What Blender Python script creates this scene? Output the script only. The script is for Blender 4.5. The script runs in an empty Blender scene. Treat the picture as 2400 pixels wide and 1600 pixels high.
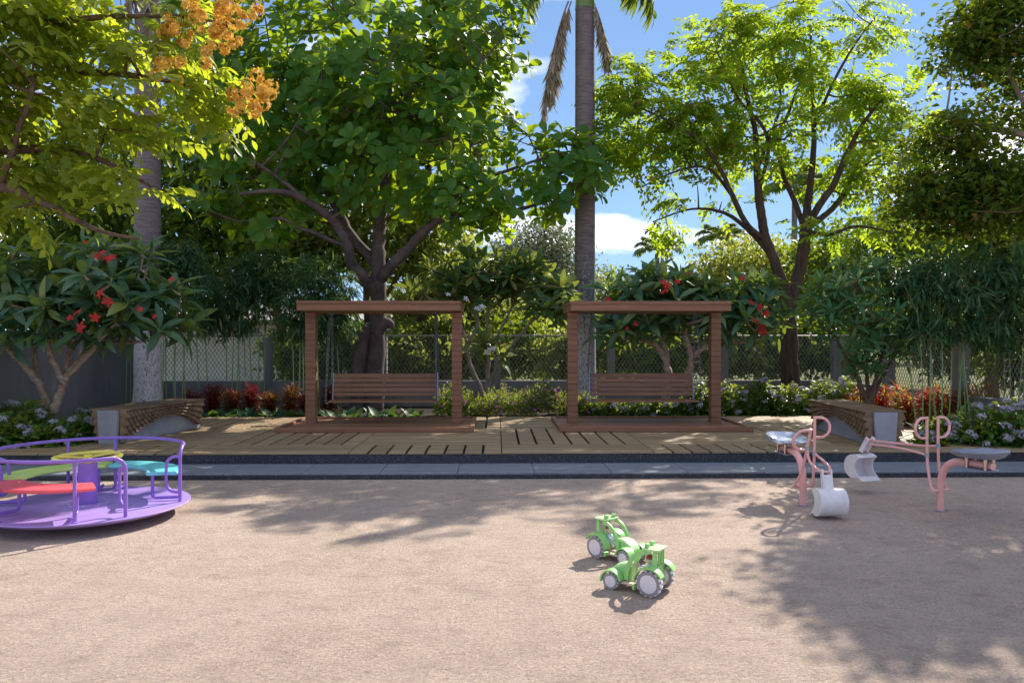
import bpy, math, random
import numpy as np
from mathutils import Vector, Matrix

R = math.radians
rng = np.random.default_rng(11)
random.seed(5)
scene = bpy.context.scene
col = scene.collection

# ------------------------------------------------------------------ camera, sky, sun, exposure
CAMZ, F_PX, YAW = 1.6, 1800.0, R(1.2)
cam_data = bpy.data.cameras.new("camera")
cam_data.lens = 27.0
cam_data.sensor_width = 36.0
cam_data.clip_start = 0.05
cam_data.clip_end = 2000
cam = bpy.data.objects.new("camera", cam_data)
cam.location = (0, 0, CAMZ)
cam.rotation_euler = (R(90), 0, -YAW)
col.objects.link(cam)
scene.camera = cam

SUN_EL, SUN_AZ = R(37), R(37)           # azimuth measured from +Y towards +X
world = bpy.data.worlds.new("World")
scene.world = world
world.use_nodes = True
wn = world.node_tree.nodes
wl = world.node_tree.links
wn.clear()
w_out = wn.new("ShaderNodeOutputWorld")
w_bg = wn.new("ShaderNodeBackground")
w_sky = wn.new("ShaderNodeTexSky")
w_sky.sky_type = 'NISHITA'
w_sky.sun_disc = False
w_sky.sun_elevation = SUN_EL
w_sky.sun_rotation = SUN_AZ
w_sky.altitude = 0
w_sky.air_density = 0.75
w_sky.dust_density = 0.0
w_sky.ozone_density = 4.0
w_bg.inputs["Strength"].default_value = 0.15
w_tc = wn.new("ShaderNodeTexCoord")
w_sep = wn.new("ShaderNodeSeparateXYZ")
wl.new(w_tc.outputs["Generated"], w_sep.inputs[0])
w_add = wn.new("ShaderNodeMath"); w_add.operation = 'ADD'; w_add.inputs[1].default_value = 0.16
wl.new(w_sep.outputs[2], w_add.inputs[0])
w_max = wn.new("ShaderNodeMath"); w_max.operation = 'MAXIMUM'; w_max.inputs[1].default_value = 0.05
wl.new(w_add.outputs[0], w_max.inputs[0])
w_dx = wn.new("ShaderNodeMath"); w_dx.operation = 'DIVIDE'
w_dy = wn.new("ShaderNodeMath"); w_dy.operation = 'DIVIDE'
wl.new(w_sep.outputs[0], w_dx.inputs[0]); wl.new(w_max.outputs[0], w_dx.inputs[1])
wl.new(w_sep.outputs[1], w_dy.inputs[0]); wl.new(w_max.outputs[0], w_dy.inputs[1])
w_comb = wn.new("ShaderNodeCombineXYZ")
wl.new(w_dx.outputs[0], w_comb.inputs[0]); wl.new(w_dy.outputs[0], w_comb.inputs[1])
w_comb.inputs[2].default_value = 3.7
w_noise = wn.new("ShaderNodeTexNoise")
w_noise.inputs["Scale"].default_value = 1.25
w_noise.inputs["Detail"].default_value = 7.0
w_noise.inputs["Roughness"].default_value = 0.52
w_off = wn.new("ShaderNodeVectorMath"); w_off.operation = 'ADD'
w_off.inputs[1].default_value = (1.8935, 19.0721, 0.0)
wl.new(w_comb.outputs[0], w_off.inputs[0])
wl.new(w_off.outputs[0], w_noise.inputs["Vector"])
w_ramp = wn.new("ShaderNodeValToRGB")
w_ramp.color_ramp.elements[0].position = 0.50
w_ramp.color_ramp.elements[1].position = 0.63
wl.new(w_noise.outputs[0], w_ramp.inputs[0])
w_mix = wn.new("ShaderNodeMix"); w_mix.data_type = 'RGBA'
wl.new(w_ramp.outputs[0], w_mix.inputs[0])
# soft shoulder on the sky's brightest part, the same rule over the whole dome
w_k = wn.new("ShaderNodeVectorMath"); w_k.operation = 'MULTIPLY_ADD'
w_k.inputs[1].default_value = (0.42, 0.26, 0.16); w_k.inputs[2].default_value = (1.0, 1.0, 1.0)
wl.new(w_sky.outputs[0], w_k.inputs[0])
w_div = wn.new("ShaderNodeVectorMath"); w_div.operation = 'DIVIDE'
wl.new(w_sky.outputs[0], w_div.inputs[0]); wl.new(w_k.outputs[0], w_div.inputs[1])
wl.new(w_div.outputs[0], w_mix.inputs[6])
w_mix.inputs[7].default_value = (6.2, 6.0, 6.1, 1)
wl.new(w_mix.outputs[2], w_bg.inputs["Color"])
wl.new(w_bg.outputs[0], w_out.inputs["Surface"])

sun_data = bpy.data.lights.new("sun", 'SUN')
sun_data.energy = 3.7
sun_data.angle = R(0.45)
sun_data.color = (1.0, 0.92, 0.81)
sun = bpy.data.objects.new("sun", sun_data)
sdir = Vector((math.sin(SUN_AZ) * math.cos(SUN_EL), math.cos(SUN_AZ) * math.cos(SUN_EL), math.sin(SUN_EL)))
sun.rotation_euler = sdir.to_track_quat('Z', 'Y').to_euler()
sun.location = (10, 14, 20)
col.objects.link(sun)

scene.view_settings.view_transform = 'Standard'
scene.view_settings.look = 'None'
scene.view_settings.gamma = 1.0
scene.view_settings.use_curve_mapping = False
scene.view_settings.exposure = 1.09
scene.render.engine = 'CYCLES'
scene.cycles.max_bounces = 7
scene.cycles.diffuse_bounces = 4
scene.cycles.transmission_bounces = 5
scene.cycles.glossy_bounces = 2
scene.cycles.use_denoising = True
scene.cycles.caustics_reflective = False
scene.cycles.caustics_refractive = False
scene.cycles.sample_clamp_indirect = 6.0

FWD = Vector((math.sin(YAW), math.cos(YAW), 0))
RGT = Vector((math.cos(YAW), -math.sin(YAW), 0))
def ray(px, py):
    return FWD + RGT * ((px - 1200) / F_PX) + Vector((0, 0, (800 - py) / F_PX))
def at(px, py, Y):                       # the place seen at a photo point, at world depth Y
    d = ray(px, py); t = Y / d.y
    return Vector((d.x * t, Y, CAMZ + d.z * t))
def gnd(px, py, z=0.0):
    d = ray(px, py); t = (z - CAMZ) / d.z
    return Vector((d.x * t, d.y * t, z))
def to_px(P):
    P = np.asarray(P, float)
    x = P[:, 0] * RGT.x + P[:, 1] * RGT.y
    y = P[:, 0] * FWD.x + P[:, 1] * FWD.y
    y = np.maximum(y, 0.05)
    return np.stack([1200 + F_PX * x / y, 800 - F_PX * (P[:, 2] - CAMZ) / y, y], 1)

# ------------------------------------------------------------------ objects and labels
def tag(o, label=None, cat=None, group=None, kind=None):
    if label: o["label"] = label
    if cat: o["category"] = cat
    if group: o["group"] = group
    if kind: o["kind"] = kind
    return o
def thing(name, label, cat, loc=(0, 0, 0), rz=0.0, group=None):
    o = bpy.data.objects.new(name, None)
    o.empty_display_size = 0.1
    o.location = loc; o.rotation_euler = (0, 0, rz)
    col.objects.link(o)
    return tag(o, label, cat, group)
def link(name, me, parent=None, loc=(0, 0, 0), rot=(0, 0, 0)):
    o = bpy.data.objects.new(name, me)
    o.location = loc; o.rotation_euler = rot
    col.objects.link(o)
    if parent is not None: o.parent = parent
    return o
def copy_tree(o, parent=None):
    c = o.copy(); col.objects.link(c); c.parent = parent
    for ch in o.children: copy_tree(ch, c)
    return c

# ------------------------------------------------------------------ mesh collecting
def catmull(pts, k=4):
    P = [Vector(p) for p in pts]
    if len(P) < 3: return P
    out = []
    for i in range(len(P) - 1):
        p0 = P[max(i - 1, 0)]; p1 = P[i]; p2 = P[i + 1]; p3 = P[min(i + 2, len(P) - 1)]
        for j in range(k):
            t = j / k
            out.append(0.5 * ((2 * p1) + (p2 - p0) * t + (2 * p0 - 5 * p1 + 4 * p2 - p3) * t * t + (3 * p1 - p0 - 3 * p2 + p3) * t ** 3))
    out.append(P[-1])
    return out
def lerp_list(a, n):
    a = list(a)
    if len(a) == 1: return a * n
    return list(np.interp(np.linspace(0, len(a) - 1, n), range(len(a)), a))

class MB:
    def __init__(s): s.v = []; s.f = []; s.m = []; s.mi = 0
    def add(s, vs, fs):
        b = len(s.v); s.v += [tuple(x) for x in vs]
        s.f += [tuple(b + i for i in f) for f in fs]; s.m += [s.mi] * len(fs)
        return s
    def box(s, x0, x1, y0, y1, z0, z1, M=None):
        vs = [Vector((x, y, z)) for z in (z0, z1) for y in (y0, y1) for x in (x0, x1)]
        if M is not None: vs = [M @ v for v in vs]
        return s.add(vs, [(0, 2, 3, 1), (4, 5, 7, 6), (0, 1, 5, 4), (2, 6, 7, 3), (0, 4, 6, 2), (1, 3, 7, 5)])
    def cbox(s, x0, x1, y0, y1, z0, z1, b=0.004, M=None):     # box with chamfered edges
        lo = (x0, y0, z0); hi = (x1, y1, z1); idx = {}; vs = []
        for sx in (0, 1):
            for sy in (0, 1):
                for sz in (0, 1):
                    c = [hi[i] if q else lo[i] for i, q in enumerate((sx, sy, sz))]
                    inn = [-b if q else b for q in (sx, sy, sz)]
                    for ax in range(3):
                        p = [c[i] + (0 if i == ax else inn[i]) for i in range(3)]
                        idx[(sx, sy, sz, ax)] = len(vs); vs.append(Vector(p))
        fs = []
        for ax in range(3):
            o1, o2 = [(1, 2), (2, 0), (0, 1)][ax]
            for q in (0, 1):
                def k(a, c):
                    t = [0, 0, 0]; t[ax] = q; t[o1] = a; t[o2] = c
                    return idx[(*t, ax)]
                f = [k(0, 0), k(1, 0), k(1, 1), k(0, 1)]
                fs.append(f if q else f[::-1])
        for ax in range(3):                                       # edges parallel to ax
            o1, o2 = [(1, 2), (2, 0), (0, 1)][ax]
            for a in (0, 1):
                for c in (0, 1):
                    def k(q, which):
                        t = [0, 0, 0]; t[ax] = q; t[o1] = a; t[o2] = c
                        return idx[(*t, which)]
                    f = [k(0, o1), k(1, o1), k(1, o2), k(0, o2)]
                    fs.append(f if a == c else f[::-1])
        for sx in (0, 1):
            for sy in (0, 1):
                for sz in (0, 1):
                    f = [idx[(sx, sy, sz, i)] for i in range(3)]
                    fs.append(f if (sx + sy + sz) % 2 else f[::-1])
        if M is not None: vs = [M @ v for v in vs]
        return s.add(vs, fs)
    def tube(s, pts, rad, n=8, smooth=0, closed=False, caps=True):
        P = catmull(pts, smooth) if smooth else [Vector(p) for p in pts]
        rr = lerp_list(rad if isinstance(rad, (list, tuple)) else [rad], len(P))
        m = len(P); T = []
        for i in range(m):
            a = P[i - 1] if (i > 0 or closed) else P[i]
            c = P[(i + 1) % m] if (i < m - 1 or closed) else P[i]
            t = c - a
            T.append(t.normalized() if t.length > 1e-9 else Vector((0, 0, 1)))
        up = Vector((0, 0, 1)) if abs(T[0].z) < 0.9 else Vector((1, 0, 0))
        N = (up - T[0] * up.dot(T[0])).normalized(); vs = []
        for i in range(m):
            N = N - T[i] * N.dot(T[i])
            N = N.normalized() if N.length > 1e-6 else T[i].orthogonal().normalized()
            B = T[i].cross(N)
            for j in range(n):
                a = 2 * math.pi * j / n
                vs.append(P[i] + (N * math.cos(a) + B * math.sin(a)) * rr[i])
        fs = []
        for i in range(m if closed else m - 1):
            i2 = (i + 1) % m
            for j in range(n):
                j2 = (j + 1) % n
                fs.append((i * n + j, i * n + j2, i2 * n + j2, i2 * n + j))
        if caps and not closed:
            fs.append(tuple(range(n))[::-1]); fs.append(tuple((m - 1) * n + j for j in range(n)))
        return s.add(vs, fs)
    def lathe(s, prof, n=24, M=None):                          # profile of (r, z)
        vs = []; fs = []
        for r, z in prof:
            for j in range(n):
                a = 2 * math.pi * j / n
                v = Vector((r * math.cos(a), r * math.sin(a), z))
                vs.append(M @ v if M is not None else v)
        for i in range(len(prof) - 1):
            for j in range(n):
                j2 = (j + 1) % n
                fs.append((i * n + j, i * n + j2, (i + 1) * n + j2, (i + 1) * n + j))
        fs.append(tuple(range(n))[::-1]); fs.append(tuple((len(prof) - 1) * n + j for j in range(n)))
        return s.add(vs, fs)
    def prism(s, poly, y0, y1, M=None):                        # (x, z) outline pushed along y
        n = len(poly)
        vs = [Vector((x, y0, z)) for x, z in poly] + [Vector((x, y1, z)) for x, z in poly]
        if M is not None: vs = [M @ v for v in vs]
        fs = [tuple(range(n)), tuple(range(n, 2 * n))[::-1]]
        fs += [(i, n + i, n + (i + 1) % n, (i + 1) % n) for i in range(n)]
        return s.add(vs, fs)
    def strip(s, outer, inner, y0, y1, M=None):                # a curved band between two (x, z) lines
        n = len(outer); vs = []
        for y in (y0, y1):
            vs += [Vector((x, y, z)) for x, z in outer] + [Vector((x, y, z)) for x, z in inner]
        if M is not None: vs = [M @ v for v in vs]
        fs = []; k = 2 * n
        for i in range(n - 1):
            fs += [(i, i + 1, n + i + 1, n + i), (k + i, k + n + i, k + n + i + 1, k + i + 1),
                   (i, k + i, k + i + 1, i + 1), (n + i, n + i + 1, k + n + i + 1, k + n + i)]
        fs += [(0, n, k + n, k), (n - 1, k + n - 1, k + 2 * n - 1, 2 * n - 1)]
        return s.add(vs, fs)
    def mesh(s, name, mat, smooth=True, fix=True):
        me = bpy.data.meshes.new(name)
        me.from_pydata(s.v, [], s.f)
        for m in (mat if isinstance(mat, (list, tuple)) else [mat]): me.materials.append(m)
        if any(s.m): me.polygons.foreach_set("material_index", s.m)
        if fix:
            import bmesh
            bm = bmesh.new(); bm.from_mesh(me)
            bmesh.ops.recalc_face_normals(bm, faces=bm.faces)
            bm.to_mesh(me); bm.free()
        if smooth:
            me.shade_smooth()
            try: me.set_sharp_from_angle(angle=R(38))
            except Exception: pass
        me.update()
        return me
    def build(s, name, mat, parent=None, loc=(0, 0, 0), rot=(0, 0, 0), smooth=True):
        return link(name, s.mesh(name, mat, smooth), parent, loc, rot)
def rot_to(p, x_dir, up=(0, 0, 1)):
    x = Vector(x_dir).normalized(); z = Vector(up); z = (z - x * z.dot(x)).normalized(); y = z.cross(x)
    return Matrix(((x.x, y.x, z.x, p[0]), (x.y, y.y, z.y, p[1]), (x.z, y.z, z.z, p[2]), (0, 0, 0, 1)))

# ------------------------------------------------------------------ materials
class NT:
    def __init__(s, name):
        s.mat = bpy.data.materials.new(name); s.mat.use_nodes = True
        s.t = s.mat.node_tree; s.t.nodes.clear()
        s.out = s.t.nodes.new("ShaderNodeOutputMaterial")
    def n(s, typ, ins=None, **kw):
        nd = s.t.nodes.new("ShaderNode" + typ)
        for k, v in kw.items(): setattr(nd, k, v)
        for k, v in (ins or {}).items():
            if isinstance(v, bpy.types.NodeSocket): s.t.links.new(v, nd.inputs[k])
            else: nd.inputs[k].default_value = v
        return nd
    def math(s, op, a, b=0.0, clamp=False):
        return s.n("Math", {0: a, 1: b}, operation=op, use_clamp=clamp).outputs[0]
    def mix(s, fac, a, b, blend='MIX'):
        return s.n("Mix", {0: fac, 6: a, 7: b}, data_type='RGBA', blend_type=blend).outputs[2]
    def ramp(s, fac, stops, interp='LINEAR'):
        nd = s.n("ValToRGB", {0: fac}); cr = nd.color_ramp; cr.interpolation = interp
        while len(cr.elements) < len(stops): cr.elements.new(0.5)
        for e, (p, c) in zip(cr.elements, stops):
            e.position = p; e.color = (*c, 1) if len(c) == 3 else c
        return nd.outputs[0]
    def noise(s, vec, scale, detail=4.0, rough=0.55, dist=0.0):
        return s.n("TexNoise", {"Vector": vec, "Scale": scale, "Detail": detail, "Roughness": rough, "Distortion": dist}).outputs[0]
    def mapping(s, vec, scale=(1, 1, 1), loc=(0, 0, 0), rot=(0, 0, 0)):
        return s.n("Mapping", {"Vector": vec, "Scale": scale, "Location": loc, "Rotation": rot}).outputs[0]
    def bump(s, h, strength=0.3, dist=0.01, normal=None):
        ins = {"Height": h, "Strength": strength, "Distance": dist}
        if normal is not None: ins["Normal"] = normal
        return s.n("Bump", ins).outputs[0]
    def pbr(s, color, rough=0.6, normal=None, metal=0.0, spec=0.5, coat=0.0):
        ins = {"Base Color": color, "Roughness": rough, "Metallic": metal, "Specular IOR Level": spec, "Coat Weight": coat}
        if normal is not None: ins["Normal"] = normal
        p = s.n("BsdfPrincipled", ins)
        return p.outputs[0]
    def done(s, shader):
        s.t.links.new(shader, s.out.inputs["Surface"]); return s.mat
def c4(c): return (*c, 1.0)
def geo_pos(t): return t.n("NewGeometry").outputs["Position"]
def objc(t): return t.n("TexCoord").outputs["Object"]

def m_paint(name, c, rough=0.32, metal=0.0, wear=0.09, coat=0.0):
    t = NT(name); o = objc(t)
    n1 = t.noise(o, 9.0, 5); n2 = t.noise(o, 60.0, 3)
    f = t.math('ADD', t.math('MULTIPLY', n1, 0.7), t.math('MULTIPLY', n2, 0.3))
    k = t.ramp(f, [(0.25, tuple(x * (1 - 2.2 * wear) for x in c)), (0.7, tuple(min(1, x * (1 + wear)) for x in c))])
    r = t.math('ADD', t.math('MULTIPLY', n1, 0.25), rough - 0.1)
    return t.done(t.pbr(k, r, t.bump(n2, 0.05, 0.002), metal, 0.5, coat))
def m_wood(name, c1, c2, axis=0, scale=6.0, rough=0.55, rib=0.0, var=0.34):
    t = NT(name); o = objc(t)
    info = t.n("ObjectInfo").outputs["Random"]
    off = t.n("CombineXYZ", {0: t.math('MULTIPLY', info, 37.0), 1: t.math('MULTIPLY', info, 91.0), 2: t.math('MULTIPLY', info, 17.0)}).outputs[0]
    v = t.n("VectorMath", {0: o, 1: off}, operation='ADD').outputs[0]
    sc = [scale * 3.0] * 3; sc[axis] = scale * 0.16
    mp = t.mapping(v, tuple(sc))
    g = t.noise(mp, 1.6, 7, 0.62, 0.7)
    fine = t.noise(t.mapping(v, tuple(x * 5 for x in sc)), 2.0, 4, 0.6)
    f = t.math('ADD', t.math('MULTIPLY', g, 0.75), t.math('MULTIPLY', fine, 0.25))
    k = t.ramp(f, [(0.30, c1), (0.52, tuple((a + b) / 2 for a, b in zip(c1, c2))), (0.72, c2)])
    br = t.math('ADD', t.math('MULTIPLY', info, var), 0.97 - var / 2)
    k = t.mix(1.0, k, t.n("CombineColor", {0: br, 1: br, 2: br}).outputs[0], 'MULTIPLY')
    h = f
    if rib:
        y = t.n("SeparateXYZ", {0: geo_pos(t)}).outputs[1]
        w = t.math('PINGPONG', t.math('MULTIPLY', y, 1.0), rib)
        w = t.math('DIVIDE', w, rib)
        g2 = t.ramp(w, [(0.0, (0.45, 0.42, 0.40)), (0.34, (1, 1, 1))])
        k = t.mix(0.85, k, g2, 'MULTIPLY')
        h = t.math('ADD', f, t.math('MULTIPLY', t.n("SeparateXYZ", {0: g2}).outputs[0], 2.0))
    r = t.math('ADD', t.math('MULTIPLY', fine, 0.25), rough - 0.12)
    return t.done(t.pbr(k, r, t.bump(h, 0.35, 0.003), 0, 0.4))
def m_granite(name, c1, c2, c3, rough=0.4):
    t = NT(name); p = geo_pos(t)
    v = t.n("TexVoronoi", {"Vector": p, "Scale": 120.0}).outputs["Color"]
    s = t.n("SeparateXYZ", {0: v}).outputs[0]
    k = t.ramp(s, [(0.0, c1), (0.55, c2), (0.86, c2), (0.9, c3)], 'CONSTANT')
    big = t.noise(p, 1.4, 5)
    k = t.mix(t.math('MULTIPLY', big, 0.5), k, c4(c1))
    r = t.math('ADD', t.math('MULTIPLY', t.noise(p, 7.0), 0.3), rough - 0.15)
    return t.done(t.pbr(k, r, t.bump(s, 0.08, 0.002)))
def m_concrete(name, c, scale=3.0, rough=0.85, streak=0.0):
    t = NT(name); p = geo_pos(t)
    n1 = t.noise(p, scale, 8, 0.62); n2 = t.noise(p, scale * 22, 4)
    k = t.ramp(n1, [(0.3, tuple(x * 0.78 for x in c)), (0.7, tuple(x * 1.1 for x in c))])
    k = t.mix(0.12, k, t.ramp(n2, [(0.35, (0.1, 0.1, 0.1)), (0.6, c)]))
    if streak:
        st = t.noise(t.mapping(p, (5.0, 5.0, 0.35)), 1.5, 6, 0.6)
        k = t.mix(t.math('MULTIPLY', t.ramp(st, [(0.45, (0, 0, 0)), (0.75, (1, 1, 1))]), streak), k, c4(tuple(x * 0.45 for x in c)))
    h = t.math('ADD', n1, t.math('MULTIPLY', n2, 0.3))
    return t.done(t.pbr(k, rough, t.bump(h, 0.25, 0.006), 0, 0.3))
def m_bark(name, c1, c2, scale=8.0, vert=0.25, bump=0.6, spots=None):
    t = NT(name); p = geo_pos(t)
    mp = t.mapping(p, (scale, scale, scale * vert))
    n1 = t.noise(mp, 1.0, 7, 0.65, 0.5); n2 = t.noise(p, 55.0, 4)
    k = t.ramp(t.math('ADD', t.math('MULTIPLY', n1, 0.75), t.math('MULTIPLY', n2, 0.25)), [(0.32, c1), (0.66, c2)])
    if spots:
        sp = t.noise(t.mapping(p, (30, 30, 13)), 1.0, 8, 0.8, 0.3)
        z = t.n("SeparateXYZ", {0: p}).outputs[2]
        zf = t.n("MapRange", {0: z, 1: spots[1], 2: spots[2], 3: 0.1, 4: -0.14}).outputs[0]
        m = t.ramp(t.math('ADD', sp, zf), [(0.54, (0, 0, 0)), (0.58, (1, 1, 1))])
        k = t.mix(m, k, c4(spots[0]))
    return t.done(t.pbr(k, 0.85, t.bump(t.math('ADD', n1, t.math('MULTIPLY', n2, 0.4)), bump, 0.02), 0, 0.25))
def m_leaf(name, stops, trans, tf=0.42, rough=0.42, spec=0.4, vein=0.0, veincol=None, trans2=None):
    t = NT(name)
    a = t.n("Attribute", attribute_name="rnd").outputs["Fac"]
    info = t.n("ObjectInfo").outputs["Random"]
    r = t.math('FRACT', t.math('ADD', a, t.math('MULTIPLY', info, 0.999)))
    k = t.ramp(r, stops)
    p = geo_pos(t)
    nz = t.noise(p, 16.0, 3)
    spec *= 0.55; rough = rough + 0.06
    k = t.mix(t.math('MULTIPLY', nz, 0.5), k, t.mix(1.0, k, (0.62, 0.68, 0.55, 1), 'MULTIPLY'))
    if vein:
        m = t.n("Attribute", attribute_name="mid").outputs["Fac"]
        mv = t.math('POWER', m, 14.0)
        vc = veincol or (0.22, 0.30, 0.12)
        k = t.mix(t.math('MULTIPLY', mv, vein), k, c4(vc))
    rt = t.n("MapRange", {0: r, 1: 0.5, 2: 0.72, 3: 0.0, 4: 1.0}).outputs[0] if trans2 else r
    tk = t.mix(rt, c4(trans), c4(trans2 or tuple(x * 0.72 for x in trans)))
    b = t.bump(nz, 0.15, 0.01)
    s1 = t.pbr(k, rough, b, 0, spec)
    s2 = t.n("BsdfTranslucent", {"Color": tk}).outputs[0]
    return t.done(t.n("MixShader", {0: tf, 1: s1, 2: s2}).outputs[0])

# ------------------------------------------------------------------ leaves
def leafT(widths, fold=0.35, droop=0.25, wave=0.0, tip=1.0):
    n = len(widths) - 1; V = []; mid = []
    for i, w in enumerate(widths):
        y = i / n * tip; zc = -droop * y * y
        wz = wave * math.sin(i * 2.4)
        V += [(-w, y, zc + fold * w + wz), (0, y, zc), (w, y, zc + fold * w - wz)]
        mid += [0, 1, 0]
    Fq = []
    for i in range(n):
        b = i * 3
        Fq += [(b, b + 1, b + 4, b + 3), (b + 1, b + 2, b + 5, b + 4)]
    return np.array(V, float), np.array(Fq, int), np.array(mid, float)
def quadT(w=0.3, fold=0.25, droop=0.12):                       # small pointed leaf of two folded faces
    V = [(0, 0, 0), (-w, 0.45, fold * w), (0, 1, -droop), (w, 0.45, fold * w)]
    return np.array(V, float), np.array([(0, 3, 2, 1)], int), np.array([1, 0, 1, 0], float)
def rhombT(w=0.3, fold=0.4, droop=0.15):
    V = [(0, 0, 0), (-w, 0.42, fold * w - 0.2 * droop), (0, 0.5, -0.25 * droop), (w, 0.42, fold * w - 0.2 * droop), (0, 1, -droop)]
    return np.array(V, float), np.array([(0, 2, 4, 1), (0, 3, 4, 2)], int), np.array([1, 0, 1, 0, 1], float)
T_FIG = leafT([0.04, 0.13, 0.19, 0.27, 0.34, 0.31, 0.10], 0.28, 0.30, 0.035)
T_FRANG = leafT([0.03, 0.09, 0.145, 0.15, 0.10, 0.01], 0.40, 0.34)
T_PLUM = leafT([0.03, 0.08, 0.13, 0.165, 0.15, 0.05], 0.40, 0.20)
T_ROS = leafT([0.03, 0.11, 0.14, 0.10, 0.01], 0.42, 0.34)
T_LANCE = leafT([0.02, 0.065, 0.06, 0.004], 0.3, 0.30)
T_OVAL = leafT([0.05, 0.24, 0.27, 0.06], 0.22, 0.22)
T_HEART = leafT([0.12, 0.34, 0.33, 0.20, 0.02], 0.30, 0.40, 0.02)
T_STRAP = leafT([0.03, 0.055, 0.05, 0.006], 0.4, 0.55)
T_SMALL = rhombT(0.30)
T_THIN = rhombT(0.17)
T_QUAD = quadT(0.32)

def norm(a): return a / np.maximum(np.linalg.norm(a, axis=-1, keepdims=True), 1e-9)
def basis(d, n):
    y = norm(d); z = n - (n * y).sum(-1, keepdims=True) * y
    bad = np.linalg.norm(z, axis=-1) < 1e-3
    z[bad] = np.cross(y[bad], np.array([1.0, 0.3, 0.2]))
    z = norm(z); x = np.cross(y, z)
    return x, y, z
def leaf_mesh(name, T, pos, d, n, s, mat, origin=(0, 0, 0), rnd=None):
    V, Fq, mid = T; N = len(pos); nv = len(V); nf = len(Fq)
    x, y, z = basis(d, n)
    co = (pos - np.asarray(origin))[:, None, :] + s[:, None, None] * (x[:, None] * V[None, :, 0:1] + y[:, None] * V[None, :, 1:2] + z[:, None] * V[None, :, 2:3])
    me = bpy.data.meshes.new(name)
    me.vertices.add(N * nv); me.vertices.foreach_set("co", co.astype(np.float32).ravel())
    li = (Fq[None] + (np.arange(N) * nv)[:, None, None]).astype(np.int32).ravel()
    me.loops.add(len(li)); me.loops.foreach_set("vertex_index", li)
    me.polygons.add(N * nf)
    me.polygons.foreach_set("loop_start", np.arange(0, 4 * N * nf, 4, dtype=np.int32))
    me.update(calc_edges=True)
    me.polygons.foreach_set("use_smooth", np.ones(N * nf, bool))
    a = me.attributes.new("rnd", 'FLOAT', 'FACE')
    rr = rng.random(N) if rnd is None else rnd
    a.data.foreach_set("value", np.repeat(rr, nf).astype(np.float32))
    if nv > 5:
        b = me.attributes.new("mid", 'FLOAT', 'POINT')
        b.data.foreach_set("value", np.tile(mid, N).astype(np.float32))
    me.materials.append(mat)
    me.update()
    return me
def one_leaf_mesh(name, T, mat):
    return leaf_mesh(name, T, np.zeros((1, 3)), np.array([[0, 1.0, 0]]), np.array([[0, 0, 1.0]]), np.ones(1), mat, rnd=np.zeros(1))
def put_leaves(root, T, pos, d, n, s, mat, single=0, name="crown", leafname="leaf", rnd=None, cell=16):
    """leaves of a plant: those that show largest become objects of their own, the rest one mesh"""
    org = np.array(root.location)
    keep = np.ones(len(pos), bool)
    if single:
        c = pos + norm(d) * (s * 0.5)[:, None]
        q = to_px(c)
        inside = (q[:, 0] > 5) & (q[:, 0] < 2395) & (q[:, 1] > 5) & (q[:, 1] < 1595)
        key = (np.floor(q[:, 0] / cell) * 10000 + np.floor(q[:, 1] / cell)).astype(np.int64)
        order = np.argsort(q[:, 2]); seen = set(); pick = []
        for i in order:
            if inside[i] and key[i] not in seen:
                seen.add(key[i]); pick.append(i)
        pick = sorted(pick, key=lambda i: -s[i] / q[i, 2])[:single]
        keep[pick] = False
        me = one_leaf_mesh(leafname, T, mat)
        x, y, z = basis(d, n)
        for i in pick:
            o = bpy.data.objects.new(leafname, me); col.objects.link(o); o.parent = root
            p = pos[i] - org; k = s[i]
            o.matrix_local = Matrix(((x[i, 0] * k, y[i, 0] * k, z[i, 0] * k, p[0]), (x[i, 1] * k, y[i, 1] * k, z[i, 1] * k, p[1]),
                                     (x[i, 2] * k, y[i, 2] * k, z[i, 2] * k, p[2]), (0, 0, 0, 1)))
    if keep.any():
        me = leaf_mesh(name, T, pos[keep], d[keep], n[keep], s[keep], mat, org, None if rnd is None else rnd[keep])
        o = link(name, me, root)
        o["kind"] = "stuff"
def rand_dirs(n):
    return norm(rng.normal(size=(n, 3)))
def in_ells(ells, n, bias=2.0):
    """n points in a union of ellipsoids given as (px, py, Y, half width px, half height px, half depth m)"""
    w = np.array([e[3] * e[4] * e[5] ** 0.5 for e in ells]); w = w / w.sum()
    which = rng.choice(len(ells), n, p=w); u = rand_dirs(n) * (rng.random(n) ** (1 / bias))[:, None]
    P = np.zeros((n, 3)); C = np.zeros((n, 3))
    for i, (px, py, Y, rx, ry, rd) in enumerate(ells):
        m = which == i; c = np.array(at(px, py, Y)); k = Y / F_PX
        P[m] = c + u[m] * np.array([rx * k, rd, ry * k]); C[m] = c
    return P, C
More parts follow.
